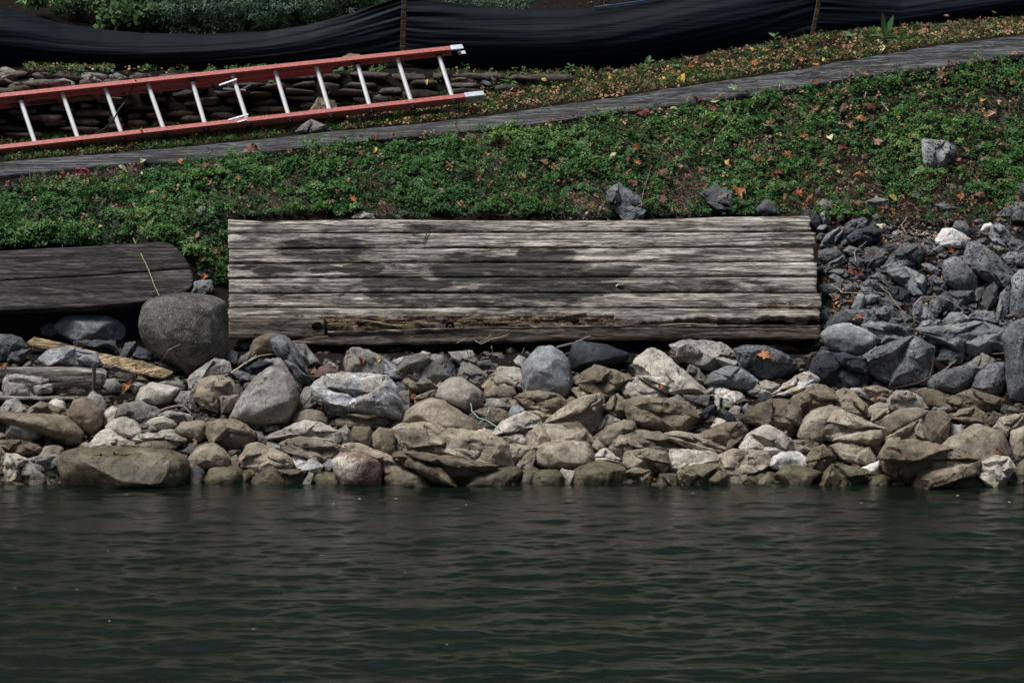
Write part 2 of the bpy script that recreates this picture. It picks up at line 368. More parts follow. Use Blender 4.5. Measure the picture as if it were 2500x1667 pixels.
# ---------------- small pebbles nobody could count, between and under the rocks
def stones_mesh(centres, sizes, rs, boxy=False, yaw=True):
    bm = bmesh.new()
    V = []; Fs = []
    for c, s in zip(centres, sizes):
        n0 = len(V); m = bmesh.new()
        for i in range(14 if boxy else 11):
            p = Vector((rs.gauss(0, 1), rs.gauss(0, 1), rs.gauss(0, 1))).normalized()*rs.uniform(.75, 1)
            if boxy: p = Vector([math.copysign(abs(q)**.42, q)*rs.uniform(.82, 1) for q in p])
            m.verts.new((p.x*s[0], p.y*s[1], p.z*s[2]))
        r = bmesh.ops.convex_hull(m, input=m.verts)
        bmesh.ops.delete(m, geom=[g for g in set(r['geom_interior']+r['geom_unused']) if isinstance(g, bmesh.types.BMVert)], context='VERTS')
        m.verts.index_update()
        a = rs.uniform(0, 6.28) if yaw else 0; ca, sa = math.cos(a), math.sin(a)
        V += [(c[0]+v.co.x*ca-v.co.y*sa, c[1]+v.co.x*sa+v.co.y*ca, c[2]+v.co.z) for v in m.verts]
        Fs += [tuple(v.index+n0 for v in f.verts) for f in m.faces]; m.free()
    bm.free(); return V, Fs
def build_gravel():
    rs = random.Random(3)
    def zone(n, fn, s0, s1, mat, name, lf=.05):
        C_, S_ = [], []
        while len(C_) < n:
            q = fn(rs)
            if q is None: continue
            s = rs.uniform(s0, s1)*rs.choice((.6, .8, 1, 1.2)); C_.append(GP(q[0], q[1], s*lf)); S_.append((s*rs.uniform(.8, 1.3), s*rs.uniform(.7, 1.1), s*rs.uniform(.45, .8)))
        V, Fc = stones_mesh(C_, S_, rs); o = mesh_obj(name, V, Fc, mat, origin=(0, 0, 0)); tag(o, kind='stuff')
    zone(3800, lambda r: (r.uniform(-700, 3200), r.uniform(1000, 1195)), .025, .06, M['u'], 'gravel')
    zone(3200, lambda r: (r.uniform(-700, 3200), r.uniform(850, 1030)), .02, .055, M['u'], 'gravel')
    def right(r):
        x, y = r.uniform(2005, 3200), r.uniform(535, 880)
        return (x, y) if y > 560+25*math.sin(x*.02) or r.random() < .15 else None
    zone(3000, right, .02, .055, M['d'], 'gravel')
    zone(170, lambda r: (r.uniform(-100, 2600), r.uniform(1176, 1200)), .035, .085, M['o'], 'gravel', .1)
    zone(260, lambda r: (r.gauss(2230, 70), r.gauss(580, 20)), .012, .024, M['g'], 'gravel')
    zone(220, lambda r: (r.gauss(1390, 45), r.gauss(508, 16)), .009, .02, M['g'], 'gravel')
build_gravel()
# ---------------- dry stone wall behind the ladder
def build_wall():
    rs = random.Random(9); C_ = []; V = []; Fs = []
    px0 = -650
    for row in range(12):
        px = px0+rs.uniform(0, 60)
        while px < 1400:
            wpx = rs.choice((45, 60, 80, 110, 130))*rs.uniform(.8, 1.2)
            cxp = px+wpx/2; px += wpx+rs.uniform(1, 6)
            k = int(np.clip((cxp+1600)/5, 0, len(_cols)-1))
            b_, t_ = _rp[10, k], _rp[11, k]; yb, yt = _ry[10, k], _ry[11, k]
            nrow = max(1, round((b_-t_)/19)); 
            if row >= nrow: continue
            f = (row+.5)/nrow; py = b_+(t_-b_)*f+rs.uniform(-3, 3); y = yb+(yt-yb)*f+rs.uniform(-.035, .025)-.03
            c = P(cxp, py, y); mp = (y+20)/F
            v, fc = stones_mesh([c], [(wpx*.54*mp, .07, (b_-t_)/nrow*.56*mp*rs.uniform(.85, 1.12))], rs, True, yaw=False)
            n0 = len(V); V += v; Fs += [tuple(i+n0 for i in g) for g in fc]
    bm = bmesh.new()
    for v in V: bm.verts.new(v)
    bm.verts.ensure_lookup_table()
    for f in Fs:
        try: bm.faces.new([bm.verts[i] for i in f])
        except ValueError: pass
    bmesh.ops.subdivide_edges(bm, edges=[e for e in bm.edges if e.calc_length() > .05], cuts=1); bmesh.ops.triangulate(bm, faces=bm.faces)
    bmesh.ops.smooth_vert(bm, verts=bm.verts, factor=.35, use_axis_x=True, use_axis_y=True, use_axis_z=True); bm.normal_update()
    for v in bm.verts: v.co += v.normal*noise.noise(v.co*22)*.012
    me = bpy.data.meshes.new('stone_wall'); org = P(500, 300, 3.9); bmesh.ops.translate(bm, verts=bm.verts, vec=-Vector(org)); bm.to_mesh(me); bm.free()
    me.materials.append(M['wall']); me.polygons.foreach_set('use_smooth', [True]*len(me.polygons))
    o = link('stone_wall', me, None, org); tag(o, 'low dry stone retaining wall of dark flat stones behind the red ladder', 'stone wall')
build_wall()
# ---------------- boards: grid slab between two edge lines in pixel space, with a front-facing surface
def slab(name, x0, x1, top, bot, yf, thick, mat, parent, nu=160, nv=8, round_e=.007, rough=.0025, seed=0, rag=0., rot=None, stain=None, ends=None, nrm=None):
    """top/bot: functions px->py; yf(px,py)->depth; slab surface faces the viewer and has real thickness"""
    us = np.linspace(0, 1, nu+1); V = []; rotv = []; stv = []
    e0 = ends[0] if ends else (lambda t: x0); e1 = ends[1] if ends else (lambda t: x1)
    n = Vector(nrm if nrm is not None else (0, -.76, .65)).normalized()
    vs = [0, .04, .12]+list(np.linspace(.25, .75, nv-3))+[.88, .96, 1]
    for v in vs:
        for u in us:
            a, b = e0(v), e1(v); px = a+(b-a)*u
            pt, pb = top(px), bot(px)
            if rag: pb = pb+rag*noise.fractal(Vector((px*.02, seed, 3)), .8, 2, 4); pt = pt-.25*rag*noise.noise(Vector((px*.03, seed, 9)))
            py = pt+(pb-pt)*v; p = Vector(P(px, py, yf(px, py)))
            ed = min(v, 1-v); back = round_e*max(0, 1-ed/.12)**1.5+ round_e*.8*max(0, 1-min(u, 1-u)*nu/1.5)
            r_ = rot(px, py) if rot else 0.
            g = noise.fractal(Vector((p.x*1.6, p.z*40+seed*5, seed)), .8, 2, 4)*rough
            if r_ > 0: g += r_*(-.5*abs(noise.fractal(Vector((p.x*3.5, p.z*55, seed+4)), .8, 2, 4))*.085+.005)
            p += n*(g-back); V.append(p); rotv.append(r_); stv.append(stain(px, py) if stain else 0.)
    nuu = nu+1; m = len(vs); N0 = len(V)
    V += [p-n*thick for p in V]; rotv *= 2; stv *= 2
    idx = np.arange(N0).reshape(m, nuu); b = idx+N0
    Fc = [np.stack((idx[1:, :-1], idx[1:, 1:], idx[:-1, 1:], idx[:-1, :-1]), -1).reshape(-1, 4),
          np.stack((b[:-1, :-1], b[:-1, 1:], b[1:, 1:], b[1:, :-1]), -1).reshape(-1, 4)]
    def strip(a_, b_): Fc.append(np.stack((a_[:-1], a_[1:], b_[1:], b_[:-1]), -1))
    strip(idx[0], b[0]); strip(b[-1], idx[-1]); strip(b[:, 0], idx[:, 0]); strip(idx[:, -1], b[:, -1])
    o = mesh_obj(name, np.array([tuple(p) for p in V]), np.vstack(Fc), mat, parent=parent, smooth=False)
    o.data.polygons.foreach_set('use_smooth', [True]*(len(Fc[0]))+[False]*(len(o.data.polygons)-len(Fc[0])))
    set_attr(o, 'rot', rotv); set_attr(o, 'stain', stv); return o
def panel_y(px, py): return 1.60+(828-py)/298*.68
# dark stains of the panel: (centre px, py, half width, half height, strength)
STAINS = [(785, 608, 90, 22, .9), (640, 580, 30, 8, .5), (700, 655, 95, 10, .9), (648, 658, 30, 14, .9), (880, 655, 38, 14, 1.), (1000, 650, 60, 8, .5), (770, 712, 130, 12, .7), (985, 697, 90, 14, .9), (1060, 726, 120, 18, .8),
          (1040, 560, 60, 12, .6), (1250, 660, 150, 26, 1.), (1130, 645, 60, 20, .8), (1400, 668, 110, 14, 1.), (1330, 620, 60, 10, .8), (1330, 705, 130, 20, .9), (1450, 705, 110, 9, .9), (1250, 745, 80, 14, .7), (1360, 738, 60, 10, .7), (1500, 655, 60, 6, .8),
          (1040, 598, 55, 10, .6), (1690, 702, 80, 12, .8), (1760, 688, 110, 8, .5), (1860, 703, 60, 12, .6), (1900, 735, 70, 8, .6), (1560, 575, 60, 12, .4), (1910, 577, 40, 10, .6), (1850, 560, 60, 5, .6), (1620, 660, 60, 6, .5), (850, 770, 90, 10, .4), (1500, 545, 70, 5, .4), (880, 560, 40, 5, .4), (1700, 770, 200, 10, .35), (600, 735, 60, 5, .4)]
def panel_stain(px, py):
    s = 0; v_ = Vector((px*.011, py*.045, 4)); px += 22*noise.fractal(v_, .8, 2, 4); py += 6*noise.fractal(v_+Vector((7, 7, 7)), .8, 2, 4)
    for a, b, w_, h_, k in STAINS:
        d = ((px-a)/w_)**2+((py-b)/h_)**2
        if d < 2.6: s = max(s, k*min(1, (2.6-d)/1.2))
    return .78*s
def panel_rot(px, py):
    n = noise.noise(Vector((px*.006, py*.03, 2)))
    f = max(0, min(1, (py-(765 if 760 < px < 1500 else 778)+6*n)/8))
    m_ = max(0, min(1, (px-720)/80))*max(0, min(1, (1720-px)/250))
    k = f*m_
    if px > 1850 and 742 < py < 756: k = max(k, .8)
    return k
def build_panel():
    org = P(1280, 828, 1.62)
    root = empty('timber_panel', org, 'long weathered grey panel of horizontal timbers leaning on the bank above the rocks', 'timber panel')
    tl = [lambda x: np.interp(x, [556, 640, 900, 1200, 1500, 1750, 1975], [534, 540, 535, 538, 538, 530, 526])]
    def wl(y0, y1, amp, s): return lambda x: y0+(y1-y0)*(x-558)/1440+amp*noise.noise(Vector((x*.009, s, 0)))+.4*amp*noise.noise(Vector((x*.05, s, 7)))
    Y = [(568, 564), (606, 602), (641, 637), (677, 673), (714, 712), (749, 750)]
    XR = [1977, 1984, 1989, 1992, 1997, 2000, 2002]
    tops = tl+[wl(a+2., b+2., 1.6, i*3.1) for i, (a, b) in enumerate(Y)]
    bots = [wl(a-1.5, b-1.5, 1.6, i*3.1+1.3) for i, (a, b) in enumerate(Y)]+[wl(797, 788, 2, 40)]
    for i in range(7):
        last = i == 6
        xl = 557+(i % 3)*.7; b = bots[i]
        if last: b = lambda x: np.interp(x, [557, 640, 740, 800, 1100, 1500, 1640, 2003], [768, 771, 776, 806, 806, 804, 780, 774])
        if i == 1: 
            bb = bots[1]; b = lambda x, bb=bb: bb(x)-(3.5 if x > 1908 else 0)
        xr = XR[i]
        o = slab('plank', xl, xr, tops[i], b, panel_y, .05, M['wood'], root, nu=330, nv=9 if not last else 16, seed=i*7.3, rough=.0045, rag=8. if last else 1.6,
             rot=panel_rot if last else (lambda x, y: .8 if (x > 1850 and 741 < y < 752) else 0.), stain=panel_stain, ends=(lambda v, a=xl, i=i: a+(0, -2, 1, -1, 2, 0, -2)[i]*.6+2.5*noise.noise(Vector((v*5, i, 1))), lambda v, a=xr, i=i: a+(0, 5, -3, 2, -4, 4, -2)[i]+5*noise.noise(Vector((v*5, i, 4)))+2*v))
        if last: o['label'] = 'rotten splintered plank with orange-brown broken fibres'
    # lower timbers, their faces turned to the front and painted darker for the shade on them
    fy = lambda px, py: 1.585+(830-py)*.0004
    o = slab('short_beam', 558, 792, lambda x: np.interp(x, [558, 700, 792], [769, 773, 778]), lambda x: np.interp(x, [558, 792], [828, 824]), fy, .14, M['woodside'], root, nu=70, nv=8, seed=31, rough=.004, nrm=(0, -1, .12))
    fy2 = lambda px, py: 1.555+(830-py)*.0004
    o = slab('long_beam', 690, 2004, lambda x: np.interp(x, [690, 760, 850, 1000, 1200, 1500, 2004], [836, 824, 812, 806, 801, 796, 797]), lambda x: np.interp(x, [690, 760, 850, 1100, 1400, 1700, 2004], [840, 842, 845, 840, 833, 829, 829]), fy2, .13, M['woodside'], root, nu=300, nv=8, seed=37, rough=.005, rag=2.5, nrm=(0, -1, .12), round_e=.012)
    top = slab('beam_edge_highlight', 800, 2003, lambda x: np.interp(x, [800, 1200, 1500, 2004], [808, 797, 792.5, 793.5]), lambda x: np.interp(x, [800, 1200, 1500, 2004], [811.5, 800.3, 795.6, 796.6]), lambda px, py: 1.56+(800-py)*.0012, .03, M['wood'], root, nu=240, nv=6, seed=39, rough=.003, rag=1.5, nrm=(0, -.6, .8), rot=lambda x, y: .35, round_e=.002)  # strip in light wood paints the highlight along the beam top
    # cross timbers holding the planks from behind
    for x in (620, 1100, 1600, 1950):
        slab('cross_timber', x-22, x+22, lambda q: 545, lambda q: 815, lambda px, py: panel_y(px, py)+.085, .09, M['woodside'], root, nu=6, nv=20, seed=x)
    # splinters
    rs = random.Random(4)
    for x0_, y0_, x1_, y1_, w_ in ((865, 781, 1018, 800, 3.2), (905, 776, 985, 783, 2.4), (1010, 786, 1060, 790, 3), (930, 790, 1010, 797, 3.5), (760, 775, 820, 781, 2.5), (1180, 785, 1290, 787, 2.4), (1240, 793, 1330, 795, 2.2), (1420, 776, 1388, 797, 1.6), (1700, 770, 1760, 774, 2.2), (1560, 795, 1750, 791, 2.6), (1120, 778, 1180, 776, 2), (800, 789, 858, 794, 2.2), (1080, 797, 1140, 801, 2), (1300, 775, 1430, 762, 1.8)):
        pts = []
        k = 9
        for i in range(k+1):
            t = i/k; x = x0_+(x1_-x0_)*t; y = y0_+(y1_-y0_)*t+1.6*math.sin(t*5+x0_); w2 = w_*math.sin(math.pi*min(1, .15+t*.85))*.6+.3
            pts.append((x, y, w2))
        V = []; Fc = []
        for x, y, w2 in pts:
            d = panel_y(x, y)-.022
            V += [P(x, y-w2, d+.004), P(x, y, d-.012), P(x, y+w2, d), P(x, y, d+.012)]
        for i in range(k):
            for j in range(4): a = i*4+j; b_ = i*4+(j+1) % 4; Fc.append((a, b_, b_+4, a+4))
        Fc += [(3, 2, 1, 0), (k*4, k*4+1, k*4+2, k*4+3)]
        o = mesh_obj('splinter', np.array(V), Fc, M['tanwood'], parent=root)
    # rusty bolt sunk in a dark socket
    def tube(name, px, py, r, d0, depth, mat, par, inner=None):
        c = P(px, py, d0); m_ = 20; V = []; Fc = []
        rr = [r, r, inner or r*.55, inner or r*.55]; dd = [depth, 0, 0, depth*.9]
        for q in range(4):
            for i in range(m_): a = i*6.2832/m_; V.append((c[0]+rr[q]*math.cos(a), c[1]+dd[q], c[2]+rr[q]*math.sin(a)))
        for q in range(3):
            for i in range(m_): j = (i+1) % m_; Fc.append((q*m_+i, q*m_+j, (q+1)*m_+j, (q+1)*m_+i))
        Fc.append(tuple(3*m_+i for i in range(m_))[::-1]); return mesh_obj(name, np.array(V), Fc, mat, parent=par)
    b1 = tube('bolt', 1098, 797, .031, 1.578, .05, M['darkhole'], root, .024)
    V = []; c = P(1099, 798, 1.575); Fc = []
    for q, (r, d) in enumerate(((.018, .03), (.018, .0), (.009, -.004), (.006, .01))):
        for i in range(6): a = i*math.pi/3; V.append((c[0]+r*math.cos(a), c[1]+d, c[2]+r*math.sin(a)))
    for q in range(3):
        for i in range(6): j = (i+1) % 6; Fc.append((q*6+i, q*6+j, (q+1)*6+j, (q+1)*6+i))
    Fc.append((23, 22, 21, 20, 19, 18)); mesh_obj('bolt_head', np.array(V), Fc, M['rust'], parent=b1)
    for x, y, r in ((774, 796, .034), (1404, 784, .024), (1768, 786, .026)):  # flattened black blobs stand in for holes, hollow shade in their colour
        bm = bmesh.new(); bmesh.ops.create_icosphere(bm, subdivisions=3, radius=r)
        c = Vector(P(x, y, 1.60))
        for v in bm.verts: v.co = Vector((v.co.x*1.15, v.co.y*.35, v.co.z*.85))*(1+.35*noise.noise(v.co*40+c)); v.co += c-Vector(root.location)
        me = bpy.data.meshes.new('dark_hole_blob'); bm.to_mesh(me); bm.free(); me.materials.append(M['darkhole']); link('dark_hole_blob', me, root)
M['darkhole'] = simple('hole_shade_black', (.008, .007, .006), .95, 0, .5, 120, .8, spec=.1)  # black tone carries the shade inside the holes and bolt socket
build_panel()
# ---------------- two dark planks at the left
def build_dark_boards():
    org = P(230, 750, 1.75)
    root = empty('dark_planks', org, 'pair of dark wet planks with a rounded right end lying above the left rocks', 'planks')
    yb = lambda px, py: 1.72+(755-py)/160*.36
    j = lambda x: np.interp(x, [-400, 0, 250, 460], [708, 684, 670, 654])
    e = [(589, 395), (592, 410), (600, 426), (620, 444), (640, 456), (655, 463), (668, 469), (686, 472), (697, 468), (704, 460)]
    def endx(py): return np.interp(py, [q[0] for q in e], [q[1] for q in e])
    tp = lambda x: np.interp(x, [-400, 0, 200, 395, 470], [628, 611, 601, 589, 588])
    bt = lambda x: np.interp(x, [-400, 0, 200, 350, 475], [775, 757, 749, 735, 704])
    slab('plank', -400, 0, tp, lambda x: j(x)-1.5, yb, .05, M['wooddark'], root, nu=260, nv=9, seed=3, rough=.003, ends=(lambda v: -400, lambda v: endx(590+v*66)))
    slab('plank', -400, 0, lambda x: j(x)+1.5, bt, yb, .05, M['wooddark'], root, nu=260, nv=10, seed=8, rough=.003, ends=(lambda v: -400, lambda v: endx(658+v*46)))
    slab('cross_timber', 80, 130, lambda x: 625, lambda x: 740, lambda px, py: yb(px, py)+.08, .08, M['wooddark'], root, nu=6, nv=12, seed=9)
build_dark_boards()
# ---------------- long grey beam along the slope
def build_beam():
    org = P(1250, 300, 3.75)
    root = empty('timber_beam', org, 'long grey weathered timber beam running up the slope between ladder and ground cover', 'timber beam')
    top = lambda x: I(x, PYU); bot = lambda x: I(x, PYL)
    fr = lambda x: np.interp(x, [-900, 0, 266, 531, 700, 4000], [.66, .62, .70, .92, .985, .985])
    mid = lambda x: top(x)+(bot(x)-top(x))*fr(x)
    def y1(px, py): t_ = (bot(px)-py)/(bot(px)-top(px)); return yl(px)-.06+.28*t_
    slab('top_face', -900, 3300, top, mid, y1, .05, M['beam'], root, nu=520, nv=10, seed=5, rough=.008, round_e=.004, nrm=(0, -.45, .89), rag=1.5)
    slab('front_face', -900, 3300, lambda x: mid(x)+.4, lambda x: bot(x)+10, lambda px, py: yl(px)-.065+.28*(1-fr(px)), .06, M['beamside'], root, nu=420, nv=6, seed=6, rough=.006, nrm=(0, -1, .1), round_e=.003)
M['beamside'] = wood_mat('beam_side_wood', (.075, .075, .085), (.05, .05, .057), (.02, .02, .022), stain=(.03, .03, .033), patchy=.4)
build_beam()
M['sticker'] = simple('faded_sticker', (.22, .19, .16), .6, 0, .6, 70, .1)
# ---------------- driftwood boards on the shore
def prism(name, pts, mat, label, cat, nsub=40):
    """pts: left->right list of (px, top py, edge py, under py, depth): a board with a top face, a front edge and an underside"""
    V = []; xs = [p[0] for p in pts]; W = .09
    for i in range(nsub+1):
        x = xs[0]+(xs[-1]-xs[0])*i/nsub; t, e, u, d, bk = (np.interp(x, xs, [p[k] for p in pts]) for k in (1, 2, 3, 4, 5))
        nn = .8*noise.noise(Vector((x*.05, 1, len(name)))); n2 = .6*noise.noise(Vector((x*.1, 5, len(name))))
        V += [P(x, t+nn, d+bk), P(x, (t+e)/2+.5*nn, d+bk*.5), P(x, e+n2, d), P(x, (u+e)/2, d-.004), P(x, u+nn, d+.003), P(x, u, d+bk)]
    Fc = []
    for i in range(nsub):
        for j in range(6): a, b = i*6+j, i*6+(j+1) % 6; Fc.append((a, a+6, b+6, b))
    Fc += [(0, 1, 2, 3, 4, 5), tuple(nsub*6+5-k for k in range(6))]
    o = mesh_obj(name, np.array(V), Fc, mat); set_attr(o, 'rot', [0.]*len(V)); set_attr(o, 'stain', [0.]*len(V)); return tag(o, label, cat)
def q4(x, y): return x/3.484, 750+y/3.484
def B4(*a): return [(x/3.484, 750+t/3.484, 750+e/3.484, 750+u/3.484, d, bk) for x, t, e, u, d, bk in a]
prism('board', B4((228, 298, 300, 322, 1.52, .1), (292, 250, 318, 345, 1.50, .1), (590, 318, 385, 412, 1.44, .1), (850, 388, 468, 496, 1.30, .1), (1180, 450, 548, 578, 1.12, .1), (1400, 520, 594, 612, .98, .1), (1470, 545, 552, 560, .97, .08)), M['tanwood'], 'tan sawn board slanting down between the blue-grey rocks at left', 'board')
prism('board', B4((-60, 735, 764, 792, .80, .12), (300, 745, 770, 790, .82, .12), (760, 742, 765, 792, .88, .12), (1190, 730, 748, 770, .98, .1)), M['palewood'], 'thin flat pale board lying level in front of the rusty rod', 'board')
prism('driftwood_timber', B4((-40, 512, 530, 640, .98, .16), (60, 510, 530, 640, .98, .16), (450, 500, 540, 700, .98, .16), (640, 505, 545, 702, .98, .16), (860, 518, 560, 690, 1., .16), (905, 540, 580, 650, 1.02, .14)), M['palewood'], 'weathered pale grey split timber behind the rusty iron rod at left', 'timber')
def rod():
    V = []; Fc = []; m_ = 10; pts = [(795/3.484, 750+735/3.484), (800/3.484, 750+600/3.484), (801/3.484, 750+478/3.484)]
    for x, y in pts:
        c = P(x, y, .93)
        for i in range(m_): a = i*6.2832/m_; V.append((c[0]+.0135*math.cos(a), c[1]+.0135*math.sin(a), c[2]))
    for q in range(2):
        for i in range(m_): j = (i+1) % m_; Fc.append((q*m_+i, q*m_+j, (q+1)*m_+j, (q+1)*m_+i))
    Fc.append(tuple(2*m_+i for i in range(m_)))
    tag(mesh_obj('iron_rod', np.array(V), Fc, M['ironrod'], smooth=False), 'short rusty grey iron rod standing upright before the pale timber', 'rod')
M['ironrod'] = simple('old_iron', (.12, .10, .095), .7, .3, .4, 90, .7)
rod()
# ---------------- silt fence
def build_fence():
    org = P(985, 150, fence_y(985))
    root = empty('silt_fence', org, 'sagging black fabric silt fence on wooden stakes along the top', 'fence')
    TL = [(-900, -10), (-600, 20), (-300, -15), (0, 18), (60, 32), (150, 58), (250, 73), (350, 81), (500, 84), (650, 77), (750, 62), (850, 36), (920, 12), (980, -6)]
    TM = [(992, -4), (1060, 2), (1100, 7), (1200, 19), (1300, 25), (1400, 24), (1500, 15), (1600, 0), (1750, -26), (1995, -60)]
    TR = [(1995, -60), (2200, -20), (2500, -50), (2800, -80), (3200, -40)]
    BL = [(-900, 150), (0, 168), (100, 174), (200, 180), (350, 182), (600, 172), (800, 158), (980, 148)]
    BM = [(980, 150), (1050, 166), (1200, 172), (1350, 184), (1480, 184), (1600, 165), (1750, 143), (1900, 112), (1992, 86)]
    BR = [(1985, 84), (2100, 92), (2200, 90), (2350, 72), (2500, 50), (2800, 40), (3200, 30)]
    def sheet(T_, B_, x0, x1, bulge, sd):
        nu, nv = int((x1-x0)/6), 64; V = []
        for i in range(nu+1):
            x = x0+(x1-x0)*i/nu; t = np.interp(x, *zip(*T_)); b = np.interp(x, *zip(*B_))+3; yb = fence_y(x)+.02
            s = math.sin(math.pi*i/nu)**.7
            for j in range(nv+1):
                v = j/nv; py = t+(b-t)*v
                d = yb+.10*(1-v)-bulge*s*math.sin(math.pi*min(1, v*1.05))**1.2*.8 + (.05*max(0, (v-.88)/.12)**2)
                wr = .009*noise.fractal(Vector((x*.0026+sd+v*1.7, v*8+.0021*x, sd+v*.9+x*.0007)), .8, 2, 2)
                edge = max(0, 1-min(i, nu-i)*6/160)
                wr += edge*.018*noise.noise(Vector((x*.006, v*17+x*.01, sd+5)))
                V.append(P(x, py, d+wr))
        idx = np.arange((nu+1)*(nv+1)).reshape(nu+1, nv+1)
        Fc = np.stack((idx[:-1, :-1], idx[:-1, 1:], idx[1:, 1:], idx[1:, :-1]), -1).reshape(-1, 4)
        o = mesh_obj('fabric_panel', np.array(V), Fc, M['fabric'], parent=root, smooth=True)
        so_ = o.modifiers.new('thick', 'SOLIDIFY'); so_.thickness = .003; return o
    sheet(TL, BL, -900, 984, .13, 1); sheet(TM, BM, 986, 1992, .15, 5); sheet(TR, BR, 1990, 3200, .12, 9)
    def stake(xt, yt, xb, yb_, d, w_=.044):
        V = []; 
        for x, y in ((xb, yb_), (xt, yt)):
            c = P(x, y, d)
            for a, b in ((-1, -1), (1, -1), (1, 1), (-1, 1)): V.append((c[0]+a*w_/2, c[1]+b*.018, c[2]))
        Fc = [(0, 1, 5, 4), (1, 2, 6, 5), (2, 3, 7, 6), (3, 0, 4, 7), (4, 5, 6, 7), (3, 2, 1, 0)]
        bm = bmesh.new(); bv = [bm.verts.new(v) for v in V]; [bm.faces.new([bv[i] for i in f]) for f in Fc]
        bmesh.ops.bevel(bm, geom=bm.edges, offset=.004, segments=1, affect='EDGES'); bmesh.ops.translate(bm, verts=bm.verts, vec=-Vector(root.location))
        me = bpy.data.meshes.new('stake'); bm.to_mesh(me); bm.free(); me.materials.append(M['stake'])
        o = link('stake', me, root); set_attr(o, 'rot', [0.]*len(me.vertices)); set_attr(o, 'stain', [0.]*len(me.vertices))
    stake(988, -25, 983, 135, fence_y(985)-.10); stake(2012, -60, 1983, 88, fence_y(1990)-.10, .036); stake(-300, -40, -305, 170, fence_y(-300)-.1)
    # faded blue cord lying on the hem
    V = [P(x, y, fence_y(x)+.10) for x, y in ((1450, 18), (1500, 12), (1550, 5), (1620, -4))]
    tube_path('hem_cord', V, .004, M['bluecord'], root)
M['bluecord'] = simple('blue_cord', (.03, .10, .25), .6)
def tube_path(name, pts, r, mat, parent=None, label=None, cat=None, group=None, taper=1., m_=6, origin=None):
    pts = [Vector(p) for p in pts]; V = []; Fc = []
    for i, p in enumerate(pts):
        t = (pts[min(i+1, len(pts)-1)]-pts[max(i-1, 0)]).normalized(); a = t.cross(Vector((0, .3, 1))).normalized(); b = t.cross(a)
        rr = r*(1-(1-taper)*i/(len(pts)-1))
        for k in range(m_): g = k*6.2832/m_; V.append(p+(a*math.cos(g)+b*math.sin(g))*rr)
    for i in range(len(pts)-1):
        for k in range(m_): j = (k+1) % m_; Fc.append((i*m_+k, i*m_+j, (i+1)*m_+j, (i+1)*m_+k))
    Fc += [tuple(range(m_))[::-1], tuple((len(pts)-1)*m_+k for k in range(m_))]
    o = mesh_obj(name, np.array([tuple(v) for v in V]), Fc, mat, parent=parent, smooth=True)
    if label: tag(o, label, cat, group)
    return o
build_fence()
